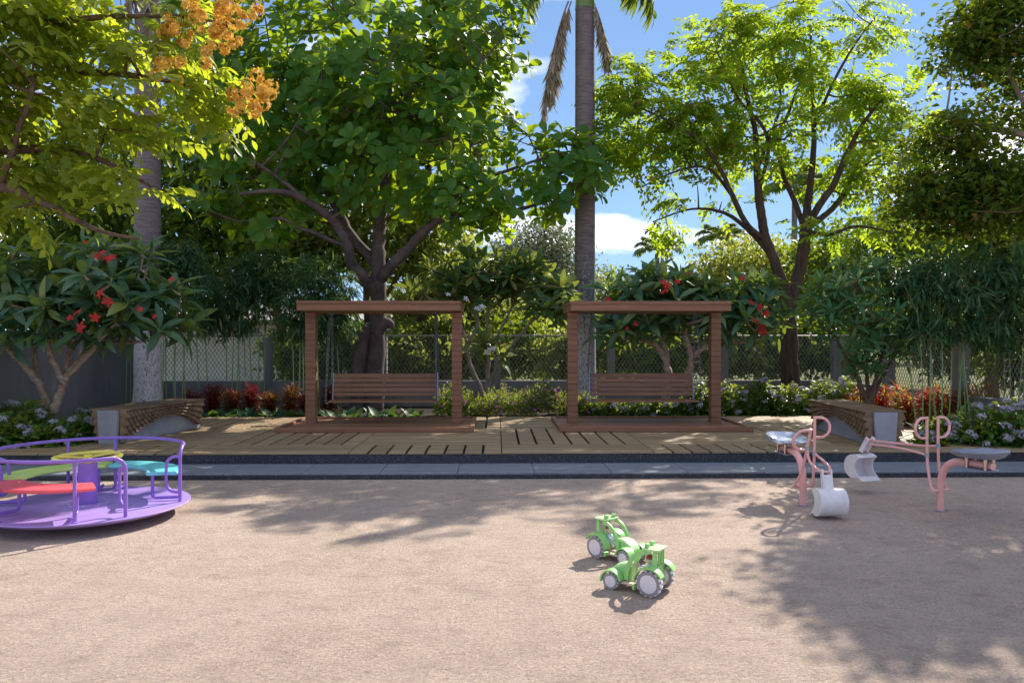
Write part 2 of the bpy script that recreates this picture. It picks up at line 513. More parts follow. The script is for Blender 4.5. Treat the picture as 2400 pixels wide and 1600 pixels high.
def rosette(P, axis, n, spread=(35, 100), size=(0.3, 0.4), base_r=0.02):
    m = len(P); N = m * n
    ax = norm(axis); t = np.tile(np.array([0.31, 0.52, 0.79]), (m, 1))
    e1 = norm(np.cross(ax, t)); e2 = np.cross(ax, e1)
    ph = (np.arange(n) * 2.39996)[None, :] + rng.random((m, 1)) * 6.28 + rng.normal(0, 0.2, (m, n))
    fr = (np.arange(n) + 0.5) / n
    el = np.radians(spread[0] + (spread[1] - spread[0]) * fr)[None, :] + rng.normal(0, 0.16, (m, n))
    rad = e1[:, None] * np.cos(ph)[..., None] + e2[:, None] * np.sin(ph)[..., None]
    d = ax[:, None] * np.cos(el)[..., None] + rad * np.sin(el)[..., None]
    nr = ax[:, None] * np.sin(el)[..., None] - rad * np.cos(el)[..., None]
    s = rng.uniform(size[0], size[1], (m, n)) * (0.72 + 0.28 * np.sin(fr * math.pi * 0.9 + 0.3))[None, :]
    pos = P[:, None] + rad * base_r - ax[:, None] * (fr * 0.05)[None, :, None]
    return pos.reshape(N, 3), d.reshape(N, 3), nr.reshape(N, 3), s.reshape(N)
def compound(P, D, pairs, L, leaf, droop=0.5, curl=0.2):
    """pinnate leaves: leaflets in pairs along a drooping stalk; returns leaves and stalk curves"""
    m = len(P); D = norm(D); up = np.array([0, 0, 1.0])
    side = norm(np.cross(D, up) + rng.normal(0, 0.15, (m, 3)))
    Ls = rng.uniform(L[0], L[1], m)
    pos, d, n, s = [], [], [], []
    for i in range(pairs + 1):
        t = (i + 0.8) / (pairs + 0.8)
        c = P + D * (Ls * t)[:, None] - up * (droop * Ls * t * t)[:, None]
        tan = norm(D - up * (2 * droop * t))
        nn = norm(np.cross(side, tan))
        ks = (0.75 + 0.5 * math.sin(t * 2.6))
        for sg in ((-1, 1) if i < pairs else (0,)):
            dd = norm(tan * (0.55 if sg else 1.0) + side * sg - up * curl + rng.normal(0, 0.12, (m, 3)))
            pos.append(c); d.append(dd); n.append(nn + rng.normal(0, 0.25, (m, 3)))
            s.append(rng.uniform(leaf[0], leaf[1], m) * ks)
    return np.concatenate(pos), np.concatenate(d), np.concatenate(n), np.concatenate(s)

# ------------------------------------------------------------------ branch systems
def limb_pts(limb):                                           # limb: [(px, py, Y, radius), ...]
    return [at(p[0], p[1], p[2]) for p in limb], [p[3] for p in limb]
def branches(root, limbs, tips, mat, hub_every=7, r_hub=0.03, r_tip=0.009, sides=9, name="trunk", sag=0.06, wob=0.06, knots=None, bname="branch"):
    """the limbs as smooth tapering tubes, and twigs that join every tip to the nearest limb; trunk and limbs are separate parts"""
    org = Vector(root.location)
    samp = []; samr = []
    for li, (pts, rad) in enumerate(limbs):
        P = catmull(pts, 5); rr = lerp_list(rad, len(P))
        P = [p + Vector((random.gauss(0, 1), random.gauss(0, 1), random.gauss(0, 0.4))) * (r * wob * 2) for p, r in zip(P, rr)]
        samp += P; samr += rr
        b = MB(); b.tube([p - org for p in P], rr, sides if rr[0] > 0.06 else 6)
        if li == 0 and knots: knots(b, org)
        b.build(name if li == 0 else bname, mat, root)
    S = np.array([tuple(p) for p in samp]); SR = np.array(samr)
    if tips is None or not len(tips): return
    tw = MB()
    idx = np.arange(len(tips)); hubs = idx[idx % hub_every == 0]
    def join(a, b, r0, r1, n):
        a = Vector(a); b = Vector(b); L = (b - a).length
        m = a.lerp(b, 0.5) + Vector((random.gauss(0, 1), random.gauss(0, 1), random.gauss(0, 1))) * L * 0.09 - Vector((0, 0, L * sag))
        P = catmull([a, m, b], 3)
        tw.tube([p - org for p in P], [r0, r1], n, caps=False)
        return P
    HP = []; 
    for h in hubs:
        dd = np.linalg.norm(S - tips[h], axis=1) + np.maximum(S[:, 2] - tips[h][2], 0) * 0.8
        k = int(np.argmin(dd))
        for p in join(S[k], tips[h], min(r_hub * 1.3, SR[k] * 0.8), r_tip * 1.3, 5): HP.append(tuple(p))
    A = np.concatenate([S, np.array(HP)]) if HP else S
    for i in idx:
        if i % hub_every == 0: continue
        dd = np.linalg.norm(A - tips[i], axis=1) + np.maximum(A[:, 2] - tips[i][2], 0) * 0.6
        k = int(np.argmin(dd))
        join(A[k], tips[i], r_tip * 1.4, r_tip * 0.7, 4)
    tw.build("twigs", mat, root, smooth=True)["kind"] = "stuff"
# ------------------------------------------------------------------ the setting
DECK_Z, STEP_Z = 0.212, 0.062
KERB_Y, DECK_Y0, DECK_Y1 = 8.94, 9.65, 14.23

def m_sand():
    t = NT("sand"); p = geo_pos(t)
    grain = t.noise(p, 58.0, 7, 0.82)
    crumb = t.noise(t.mapping(p, (28, 38, 28)), 1.0, 7, 0.80, 0.4)
    big = t.noise(p, 0.55, 5, 0.6); mid = t.noise(p, 3.2, 6, 0.65)
    k = t.ramp(crumb, [(0.33, (0.17, 0.125, 0.10)), (0.43, (0.42, 0.315, 0.25)), (0.52, (0.56, 0.44, 0.36)), (0.64, (0.70, 0.57, 0.48))])
    k = t.mix(0.52, k, t.ramp(grain, [(0.38, (0.12, 0.095, 0.08)), (0.49, (0.50, 0.39, 0.31)), (0.62, (0.82, 0.69, 0.58))]))
    k = t.mix(t.math('MULTIPLY', t.ramp(mid, [(0.4, (0, 0, 0)), (0.66, (1, 1, 1))]), 0.45), k, (0.36, 0.27, 0.215, 1))
    k = t.mix(t.math('MULTIPLY', t.ramp(big, [(0.38, (0, 0, 0)), (0.64, (1, 1, 1))]), 0.34), k, (0.66, 0.54, 0.45, 1))
    speck = t.noise(t.mapping(p, (55, 95, 55)), 1.0, 4, 0.75)
    k = t.mix(t.ramp(speck, [(0.595, (0, 0, 0)), (0.66, (0.9, 0.9, 0.9))]), k, (0.07, 0.055, 0.05, 1))
    pat = t.noise(t.mapping(p, (6.0, 9.0, 6.0)), 1.0, 7, 0.72, 0.8)
    k = t.mix(t.ramp(pat, [(0.36, (0.5, 0.5, 0.5)), (0.50, (0, 0, 0))]), k, t.mix(1.0, k, (0.66, 0.62, 0.62, 1), 'MULTIPLY'))
    k = t.mix(1.0, k, (1.24, 1.22, 1.22, 1), 'MULTIPLY')
    h = t.math('ADD', t.math('MULTIPLY', crumb, 1.0), t.math('ADD', t.math('MULTIPLY', grain, 0.5), t.math('MULTIPLY', mid, 0.8)))
    return t.done(t.pbr(k, 0.95, t.bump(h, 1.0, 0.034), 0, 0.2))
def m_soil(name="soil", c1=(0.020, 0.015, 0.010), c2=(0.075, 0.055, 0.035)):
    t = NT(name); p = geo_pos(t)
    n = t.noise(p, 18.0, 8, 0.7)
    return t.done(t.pbr(t.ramp(n, [(0.35, c1), (0.65, c2)]), 1.0, t.bump(n, 0.8, 0.03), 0, 0.2))
def m_stone_tread():
    t = NT("blue_grey_stone"); p = geo_pos(t); info = t.n("ObjectInfo").outputs["Random"]
    v = t.n("VectorMath", {0: p, 1: t.n("CombineXYZ", {0: t.math('MULTIPLY', info, 9.0), 1: info, 2: 0.0}).outputs[0]}, operation='ADD').outputs[0]
    st = t.noise(t.mapping(v, (3.0, 26.0, 3.0)), 1.0, 7, 0.68, 0.6); f = t.noise(p, 90.0, 4)
    k = t.ramp(t.math('ADD', t.math('MULTIPLY', st, 0.8), t.math('MULTIPLY', f, 0.2)), [(0.34, (0.13, 0.15, 0.19)), (0.55, (0.22, 0.24, 0.28)), (0.70, (0.31, 0.33, 0.36))])
    return t.done(t.pbr(k, 0.55, t.bump(st, 0.25, 0.004)))
M = {}
M['sand'] = m_sand(); M['soil'] = m_soil(); M['tread'] = m_stone_tread()
M['grassy'] = m_soil("rough_grass", (0.05, 0.075, 0.02), (0.20, 0.19, 0.07))
M['granite'] = m_granite("dark_granite", (0.014, 0.017, 0.026), (0.032, 0.038, 0.055), (0.15, 0.16, 0.19))
M['deckwood'] = m_wood("deck_wood", (0.20, 0.135, 0.075), (0.46, 0.34, 0.20), 0, 3.0, 0.6, 0.12)
M['swingwood'] = m_wood("red_brown_timber", (0.190, 0.084, 0.044), (0.325, 0.158, 0.086), 0, 3.0, 0.5, 0.0, 0.14)
M['benchwood'] = m_wood("weathered_bench_wood", (0.13, 0.078, 0.045), (0.33, 0.215, 0.125), 1, 3.0, 0.62)
M['dark'] = m_soil("deck_shadow_gap", (0.012, 0.014, 0.02), (0.03, 0.032, 0.04))
M['concrete'] = m_concrete("blue_grey_concrete", (0.36, 0.37, 0.42), 4.0, 0.75, 0.12)
M['greywall'] = m_concrete("grey_render", (0.20, 0.195, 0.20), 1.2, 0.9, 0.35)
M['fencepost'] = m_concrete("grey_fence_concrete", (0.24, 0.235, 0.25), 2.4, 0.9, 0.3)
M['white'] = m_concrete("white_render", (0.84, 0.83, 0.82), 1.5, 0.9, 0.1)
M['rooftile'] = m_concrete("pale_roof", (0.55, 0.54, 0.53), 2.0, 0.8, 0.1)
M['wire'] = m_paint("dark_galvanised_wire", (0.22, 0.22, 0.21), 0.45, 0.5)
M['chain'] = m_paint("steel_chain", (0.19, 0.20, 0.23), 0.4, 0.8)
M['steel'] = m_paint("grey_steel", (0.32, 0.36, 0.46), 0.45, 0.4)

def sheet(name, x0, x1, y0, y1, z, mat, nx=1, ny=1, amp=0.0):
    X, Y = np.meshgrid(np.linspace(x0, x1, nx + 1), np.linspace(y0, y1, ny + 1), indexing='ij')
    vs = [(x, y, z + (amp * (math.sin(x * 1.7 + y * 0.9) + math.sin(x * 0.6 - y * 2.3 + 1)) if amp else 0)) for x, y in zip(X.ravel(), Y.ravel())]
    fs = [(i * (ny + 1) + j, (i + 1) * (ny + 1) + j, (i + 1) * (ny + 1) + j + 1, i * (ny + 1) + j + 1) for i in range(nx) for j in range(ny)]
    b = MB(); b.add(vs, fs)
    return tag(b.build(name, mat), kind="structure")
sheet("ground", -400, 400, -60, 700, 0.0, M['sand'])
sheet("lawn", -300, 300, 17.45, 600, 0.010, M['grassy'])
b = MB(); b.box(-13.0, 13.0, DECK_Y0 + 0.15, 17.30, 0.004, 0.150); tag(b.build("planting_bed", M['soil'], smooth=False), kind="structure")
b = MB(); b.cbox(-13.02, 13.02, KERB_Y, DECK_Y0 - 0.004, 0.001, STEP_Z - 0.012, 0.004)
step = tag(b.build("lower_step", M['granite'], smooth=False), kind="structure")
sb = MB(); sb.cbox(-0.447, 0.447, -0.352, 0.352, -0.010, 0.012, 0.004); slab_me = sb.mesh("paving_slab", M['tread'], False)
for k in range(29):
    link("paving_slab", slab_me, step, (-12.6 + 0.9 * k, (KERB_Y + DECK_Y0) / 2 - 0.003 + 0.004, STEP_Z - 0.0005), (0, 0, 0))
b = MB(); b.cbox(-13.0, 13.0, DECK_Y0, DECK_Y0 + 0.16, 0.003, DECK_Z - 0.028, 0.006)
tag(b.build("deck_kerb", M['granite'], smooth=False), kind="structure")
# timber deck: panels of eight boards, the boards of every second panel set wide apart
b = MB(); b.box(-11.5, 11.5, DECK_Y0 + 0.06, DECK_Y1 - 0.02, 0.150, DECK_Z - 0.030)
deck = tag(b.build("deck", M['dark'], smooth=False), kind="structure")
rows = [(DECK_Y0 - 0.012, 10.39), (10.39, 12.31), (12.31, 14.23)]
PW = 1.92
bd_cache = {}
def board_mesh(lx, ly):
    k = (round(lx, 3), round(ly, 3))
    if k not in bd_cache:
        m = MB(); m.cbox(-lx / 2, lx / 2, -ly / 2, ly / 2, -0.026, 0.0, 0.004)
        bd_cache[k] = m.mesh("deck_board", M['deckwood'], False)
    return bd_cache[k]
for ri, (y0, y1) in enumerate(rows):
    for k in range(-5, 5):
        x0 = 0.075 + PW * k; x1 = x0 + PW
        if (k + ri) % 2 == 1:
            for j in range(8):
                xa = x0 + 0.24 * j + 0.016; xb = x0 + 0.24 * (j + 1) - 0.016
                if j == 0: xa = x0 + 0.006
                if j == 7: xb = x1 - 0.006
                link("deck_board", board_mesh(xb - xa, y1 - y0 - 0.010), deck, ((xa + xb) / 2, (y0 + y1) / 2, DECK_Z + random.uniform(-0.0015, 0.001)))
        else:
            n = 3 if ri == 0 else 8; h = (y1 - y0) / n
            for j in range(n):
                link("deck_board", board_mesh(PW - 0.012, h - 0.016), deck, ((x0 + x1) / 2, y0 + h * (j + 0.5), DECK_Z + random.uniform(-0.0015, 0.001)))

# ------------------------------------------------------------------ walls and fences
b = MB(); b.cbox(-0.1, 0.1, -4.6, 4.6, 0.0, 1.72, 0.01)
wallL = tag(b.build("boundary_wall", M['greywall'], None, (-7.75, 12.6, 0.002), smooth=False), "solid grey rendered wall behind the frangipani and the white hydrangeas", "wall")
b = MB(); b.cbox(-0.13, 0.13, -4.63, 4.63, 1.722, 1.77, 0.008); b.build("coping", M['greywall'], wallL, smooth=False)

def fence(label, p0, p1, npost, first=True, plinth=0.72, top=1.70, posts_w=0.17):
    p0 = Vector(p0); p1 = Vector(p1); L = (p1 - p0).length; ang = math.atan2(p1.y - p0.y, p1.x - p0.x)
    t = thing("chain_link_fence", label, "fence", (p0.x, p0.y, 0.0), ang, "chain link fences round the garden")
    b = MB(); b.cbox(0, L, -0.08, 0.08, 0.003, plinth, 0.008); b.build("plinth", M['fencepost'], t, smooth=False)
    step_ = L / (npost - 1)
    pm = MB(); pm.cbox(-posts_w / 2, posts_w / 2, -0.095, 0.095, 0.006, top, 0.01); pm = pm.mesh("post", M['fencepost'], False)
    for i in range(npost):
        if i == 0 and not first: continue
        link("post", pm, t, (i * step_, 0, 0))
    b = MB(); b.tube([(0, 0.03, top + 0.03), (L, 0.03, top + 0.03)], 0.014, 6); b.build("top_rail", M['wire'], t)
    z0, z1 = plinth + 0.012, top + 0.02; H = z1 - z0; pitch = 0.088; k = H * 0.66
    for i in range(npost - 1):
        xa, xb = i * step_ + posts_w / 2, (i + 1) * step_ - posts_w / 2
        b = MB()
        for sg in (1, -1):
            u = xa - k
            while u < xb + k:
                # wire from (u, z0) to (u + sg*k, z1), clipped to the bay
                t0, t1 = 0.0, 1.0; dx = sg * k
                for lim, side in ((xa, 1), (xb, -1)):
                    f0 = (u - lim) * side; f1 = (u + dx - lim) * side
                    if f0 < 0 and f1 < 0: t1 = -1
                    elif f0 < 0: t0 = max(t0, f0 / (f0 - f1))
                    elif f1 < 0: t1 = min(t1, f0 / (f0 - f1))
                if t1 - t0 > 0.02:
                    b.tube([(u + dx * t0, 0.012 * sg, z0 + H * t0), (u + dx * t1, 0.012 * sg, z0 + H * t1)], 0.0062, 3, caps=False)
                u += pitch
        b.build("wire_mesh", M['wire'], t, smooth=True)
    return t
fence("chain link fence on a low grey plinth running behind both swings", (-7.65, 17.3), (7.72, 17.3), 7)
fence("chain link fence with grey posts coming forward behind the bamboo and red-leaved plants", (7.72, 17.3), (7.72, 7.9), 5, first=False, posts_w=0.2)

# ------------------------------------------------------------------ garden swings
def swing_frame(label, px0, px1, plat0, plat1):
    yF, yB, yC = 12.10, 13.50, 12.72
    x0 = at(px0, 720, yF).x; x1 = at(px1, 720, yF).x
    t = thing("timber_swing_stand", label, "swing stand", ((x0 + x1) / 2, yC, DECK_Z + 0.003), 0, "swing frames on the deck")
    W = (x1 - x0) / 2; zt = 2.235 - DECK_Z; zb = 2.08 - DECK_Z; pw = 0.165
    # platform tray: floor boards with a raised rim
    pa = at(plat0, 1013, 11.73).x - t.location.x; pb = at(plat1, 1013, 11.73).x - t.location.x
    ya, yb = 11.73 - yC, 13.48 - yC
    fb = MB(); fb.cbox(pa + 0.07, pb - 0.07, 0, (yb - ya - 0.14) / 7 - 0.006, 0.0, 0.042, 0.004); fb = fb.mesh("floor_board", M['swingwood'], False)
    for j in range(7): link("floor_board", fb, t, (0, ya + 0.07 + j * (yb - ya - 0.14) / 7 + 0.003, 0))
    for nm, (a0, a1, b0, b1) in {"f": (pa, pb, ya, ya + 0.066), "b": (pa, pb, yb - 0.066, yb), "l": (pa, pa + 0.066, ya + 0.068, yb - 0.068), "r": (pb - 0.066, pb, ya + 0.068, yb - 0.068)}.items():
        m = MB(); m.cbox(a0, a1, b0, b1, 0.0, 0.072, 0.005); m.build("rim_board", M['swingwood'], t, smooth=False)
    nb = 20; h = (zb - 0.046) / nb
    cm = MB(); cm.cbox(-pw / 2, pw / 2, -pw / 2, pw / 2, 0.0025, h - 0.0025, 0.004); cm = cm.mesh("cladding_board", M['swingwood'], False)
    for sx in (-1, 1):
        xc = sx * (W - pw / 2 - 0.002)
        m = MB(); m.box(xc - pw / 2 + 0.012, xc + pw / 2 - 0.012, -pw / 2 + 0.012, pw / 2 - 0.012, 0.044, zb - 0.002)
        post = m.build("post", M['swingwood'], t, smooth=False)
        for j in range(nb): link("cladding_board", cm, post, (xc, random.uniform(-0.001, 0.001), 0.044 + j * h))
        m = MB(); m.cbox(xc - pw / 2 - 0.018, xc + pw / 2 + 0.012, -pw / 2 - 0.02, pw / 2 + 0.02, 0.0425, 0.056, 0.003); m.build("foot_plate", M['swingwood'], t, smooth=False)
    yf, ybk = yF - yC, yB - yC
    # roof: boarded slab with two fascia boards all round
    n = 10; bw = (ybk - yf - 0.06) / n
    rb = MB(); rb.cbox(-W + 0.03, W - 0.03, 0.002, bw - 0.002, 0, 0.05, 0.004); rb = rb.mesh("roof_board", M['swingwood'], False)
    for j in range(n): link("roof_board", rb, t, (0, yf + 0.03 + j * bw, zt - 0.075))
    um = MB(); um.cbox(-W + 0.03, W - 0.03, yf + 0.03, ybk - 0.03, zb + 0.004, zb + 0.03, 0.003); um.build("soffit", M['swingwood'], t, smooth=False)
    for (z0, z1, pr) in ((zb, zb + 0.100, 0.0), (zb + 0.104, zt, 0.006)):
        for (a0, a1, c0, c1) in ((-W - pr, W + pr, yf - pr, yf + 0.028), (-W - pr, W + pr, ybk - 0.028, ybk + pr), (-W - pr, -W + 0.028, yf + 0.029, ybk - 0.029), (W - 0.028, W + pr, yf + 0.029, ybk - 0.029)):
            m = MB(); m.cbox(a0, a1, c0, c1, z0, z1, 0.004); m.build("fascia_board", M['swingwood'], t, smooth=False)
    return t
def link_chain(b, p0, p1, pitch=0.042):
    p0 = Vector(p0); p1 = Vector(p1); d = p1 - p0; n = max(2, int(d.length / pitch)); d.normalize()
    e1 = d.orthogonal().normalized(); e2 = d.cross(e1)
    for i in range(n):
        c = p0.lerp(p1, (i + 0.5) / n); s = e1 if i % 2 else e2
        ring = []
        for j in range(8):
            a = 2 * math.pi * j / 8
            ring.append(c + d * (math.cos(a) * pitch * 0.72) + s * (math.sin(a) * pitch * 0.36))
        b.tube(ring, pitch * 0.12, 4, closed=True)
def swing_seat(label, frame, pxa, pxb, tilt):
    yb_ = 12.98; ys = 12.50
    xa = at(pxa, 900, yb_).x; xb = at(pxb, 900, yb_).x
    z = 0.640
    t = thing("swing_bench", label, "swing bench", ((xa + xb) / 2, 12.72, z), tilt, "hanging swing benches")
    W = (xb - xa) / 2
    # seat slats, front to back
    for j in range(5):
        m = MB(); m.cbox(-W, W, -0.24 + j * 0.088, -0.24 + j * 0.088 + 0.078, -0.03, -0.004, 0.004)
        m.build("seat_slat", M['swingwood'], t, smooth=False)
    # reclined back slats: one broad pair on top
    for (u0, u1) in ((0.045, 0.105), (0.118, 0.185), (0.198, 0.265), (0.278, 0.345), (0.352, 0.425)):
        R_ = Matrix.Translation((0, 0.20, 0)) @ Matrix.Rotation(R(-9), 4, 'X')
        m = MB(); m.cbox(-W, W, -0.012, 0.012, u0, u1, 0.004, R_)
        m.build("back_slat", M['swingwood'], t, smooth=False)
    for sx in (-1, 1):
        m = MB(); x = sx * (W + 0.012)
        R_ = Matrix.Translation((x, 0.215, 0)) @ Matrix.Rotation(R(-9), 4, 'X')
        m.cbox(-0.010, 0.010, -0.006, 0.03, -0.04, 0.44, 0.002, R_)
        m.cbox(x - 0.010, x + 0.010, -0.26, 0.20, -0.046, -0.030, 0.002)
        m.build("side_bar", M['steel'], t, smooth=False)
        zt = 2.082 - z
        for (y0, z0, yt) in ((-0.25, -0.02, -0.03), (0.285, 0.43, 0.10)):
            c = MB(); link_chain(c, (x + sx * 0.02, y0, z0), (x * 0.985, yt, zt))
            c.tube([(x * 0.985, yt, zt - 0.03), (x * 0.985, yt, zt + 0.0)], 0.010, 6)
            c.build("chain", M['chain'], t)
    return t
fr1 = swing_frame("red-brown timber swing frame in front of the big broad-leaved tree", 695, 1079, 643, 1110)
fr2 = swing_frame("red-brown timber swing frame in front of the tall palm trunk and red frangipani", 1338, 1714, 1311, 1766)
swing_seat("slatted brown swing bench hanging on chains before the broad grey tree trunk", fr1, 783, 1024, R(0))
swing_seat("slatted brown swing bench hanging on chains before the tall palm trunk", fr2, 1383, 1622, R(0))

# ------------------------------------------------------------------ sculpted benches
def bench(label, near, far, gap_end):
    near = Vector(near); far = Vector(far); d = far - near; L = d.length
    t = thing("sculpted_bench", label, "bench", (near.x, near.y, DECK_Z + 0.004), math.atan2(d.y, d.x), "sculpted benches on the deck")
    m = MB(); w1, w0 = 0.150, 0.125                                # concrete core, a little wider at the top
    prof = [(-w0, 0.0), (w0, 0.0), (w1, 0.452), (-w1, 0.452)]
    Mx = Matrix(((0, 1, 0, 0), (1, 0, 0, 0), (0, 0, 1, 0), (0, 0, 0, 1)))
    m.prism(prof, 0.0, L, Mx); m.build("concrete_core", M['concrete'], t, smooth=False)
    n = 25; pitch = (L - gap_end - 0.05) / n; th = pitch * 0.84
    for i in range(n):
        x = 0.045 + i * pitch; s = ((x + th / 2) - 0.045) / (L - gap_end - 0.05)
        zmin = 0.012 + 0.285 * max(0.0, 1 - abs((s - 0.56) / (0.56 if s < 0.56 else 0.46)) ** 1.9)
        half = 0.275 + 0.022 * math.sin(s * math.pi)
        # zigzag side outline from the top down to the arch line
        side = [(half + 0.01, 0.468), (half + 0.006, 0.452)]; nb_ = 4; Hs = 0.452 - zmin
        for j in range(nb_):                                   # the ridges run parallel to the arch
            zu = 0.452 - Hs * j / nb_; zl = 0.452 - Hs * (j + 1) / nb_
            mid_ = math.sin(max(0.0, min(1.0, s)) * math.pi)
            wtop = half - 0.034 - 0.019 * j * (1.0 - 0.55 * mid_); wbot = wtop + 0.034
            side += [(wtop, zu - 0.002), (wbot, zl + 0.010), (wbot - 0.006, zl + 0.002)]
        inner = 0.155
        zc = side[-1][1]
        right = side + [(inner, zc)]
        for sg in (1, -1):
            poly = [(sg * a, z_) for a, z_ in right] + [(sg * inner, 0.4560), (0.0, 0.4560), (0.0, 0.468)]
            m2 = m if False else MB()
            m2.prism(poly, x, x + th, Mx)
            if sg == 1: fin = m2
            else: fin.add(m2.v, m2.f)
        fin.build("slat", M['benchwood'], t, smooth=False)
    return t
bench("curved slatted wood bench with concrete core beside the purple merry-go-round", gnd(251, 1041, DECK_Z), gnd(452, 1001, DECK_Z), 0.10)
bench("curved slatted wood bench with concrete core behind the pink diggers", gnd(2077, 1048, DECK_Z), gnd(1928, 1003, DECK_Z), 0.12)

# ------------------------------------------------------------------ merry-go-round
M['purple'] = m_paint("purple_paint", (0.29, 0.155, 0.60), 0.36)
M['lilac'] = m_paint("lilac_deck_paint", (0.40, 0.27, 0.66), 0.42, 0.0, 0.04)
M['yellow'] = m_paint("yellow_paint", (0.86, 0.78, 0.12), 0.35)
M['lime'] = m_paint("lime_plastic", (0.60, 0.78, 0.20), 0.4)
M['red'] = m_paint("coral_red_plastic", (0.85, 0.10, 0.13), 0.4)
M['cyan'] = m_paint("cyan_plastic", (0.18, 0.66, 0.70), 0.4)
M['bolt'] = m_paint("bolt_steel", (0.6, 0.6, 0.62), 0.35, 0.8)
def arc_pts(r, a0, a1, z, n=24):
    return [(r * math.cos(R(a0 + (a1 - a0) * i / n)), r * math.sin(R(a0 + (a1 - a0) * i / n)), z) for i in range(n + 1)]
def pol(r, a, z): return Vector((r * math.cos(R(a)), r * math.sin(R(a)), z))
mg_c = at(206, 900, 7.06)
mg = thing("merry_go_round", "purple playground merry-go-round with yellow wheel and coloured curved seats", "merry-go-round", (mg_c.x, mg_c.y, 0.002))
RD = 0.905; zd = 0.130
m = MB(); m.lathe([(0.02, zd - 0.055), (RD - 0.09, zd - 0.050), (RD - 0.015, zd - 0.018), (RD, zd - 0.008), (RD - 0.004, zd - 0.001), (RD - 0.02, zd), (0.01, zd)], 96)
m.build("platform", M['lilac'], mg)
m = MB(); m.lathe([(0.30, 0.0), (0.30, 0.02), (0.10, 0.03), (0.10, zd - 0.05)], 40); m.build("bearing_base", M['purple'], mg)
m = MB(); m.lathe([(0.215, zd + 0.001), (0.215, zd + 0.006), (0.212, zd + 0.007), (0.02, zd + 0.007)], 48); pl = m.build("hub_plate", M['lilac'], mg)
for a in range(0, 360, 45):
    m = MB(); m.lathe([(0.009, 0), (0.009, 0.004), (0.005, 0.008)], 8); m.build("bolt", M['bolt'], pl, pol(0.165, a + 14, zd + 0.007))
m = MB(); m.lathe([(0.083, zd + 0.0075), (0.083, 0.512), (0.078, 0.518), (0.02, 0.518)], 40); m.build("hub_column", M['purple'], mg)
wh = MB(); wh.tube(arc_pts(0.285, 0, 360, 0.578, 64)[:-1], 0.0185, 12, closed=True)
whl = wh.build("steering_wheel", M['yellow'], mg)
for a in (66, 186, 306):
    m = MB(); m.tube([pol(0.028, a, 0.572), pol(0.275, a, 0.578)], 0.0105, 8); m.build("spoke", M['yellow'], whl)
m = MB(); m.lathe([(0.036, 0.519), (0.036, 0.530), (0.024, 0.535), (0.024, 0.560), (0.038, 0.562), (0.038, 0.590), (0.03, 0.596)], 20); m.build("wheel_hub", M['yellow'], whl)
rr, zr = 0.838, 0.655; tr = 0.0165
def rail(a0, a1, posts):
    """a hand rail over an arc, bent down into an end post at both ends"""
    s = 1 if a1 > a0 else -1
    pts = [pol(rr, a0, zd + 0.002), pol(rr, a0, zr - 0.11)]
    for q in (20, 45, 70): pts.append(pol(rr, a0 + s * 7.5 * (1 - math.cos(R(q))), zr - 0.11 + 0.11 * math.sin(R(q))))
    pts += [Vector(p) for p in arc_pts(rr, a0 + s * 7.5, a1 - s * 7.5, zr, 40)]
    for q in (70, 45, 20): pts.append(pol(rr, a1 - s * 7.5 * (1 - math.cos(R(q))), zr - 0.11 + 0.11 * math.sin(R(q))))
    pts += [pol(rr, a1, zr - 0.11), pol(rr, a1, zd + 0.002)]
    m = MB(); m.tube(pts, tr, 12); r = m.build("hand_rail", M['purple'], mg)
    for a in posts:
        m = MB(); m.tube([pol(rr, a, zd + 0.002), pol(rr, a, zr)], tr * 0.96, 10); m.build("rail_post", M['purple'], r)
        m = MB(); m.lathe([(0.03, 0), (0.03, 0.006), (0.02, 0.012)], 12); m.build("post_foot", M['purple'], r, pol(rr, a, zd + 0.001))
    for a in (a0, a1):                                        # D-shaped grab handle on the inner side of each end post
        i = 0.125; za, zb_ = 0.225, 0.565
        pts = [pol(rr, a, zb_), pol(rr - i * 0.45, a, zb_), pol(rr - i * 0.85, a, zb_ - 0.03), pol(rr - i, a, zb_ - 0.09), pol(rr - i, a, za + 0.09), pol(rr - i * 0.85, a, za + 0.03), pol(rr - i * 0.45, a, za), pol(rr, a, za)]
        m = MB(); m.tube(pts, tr * 0.9, 10, smooth=4); m.build("grab_handle", M['purple'], r)
rail(6, 184, (100, 130))
rail(-42, -163, (-69, -116))
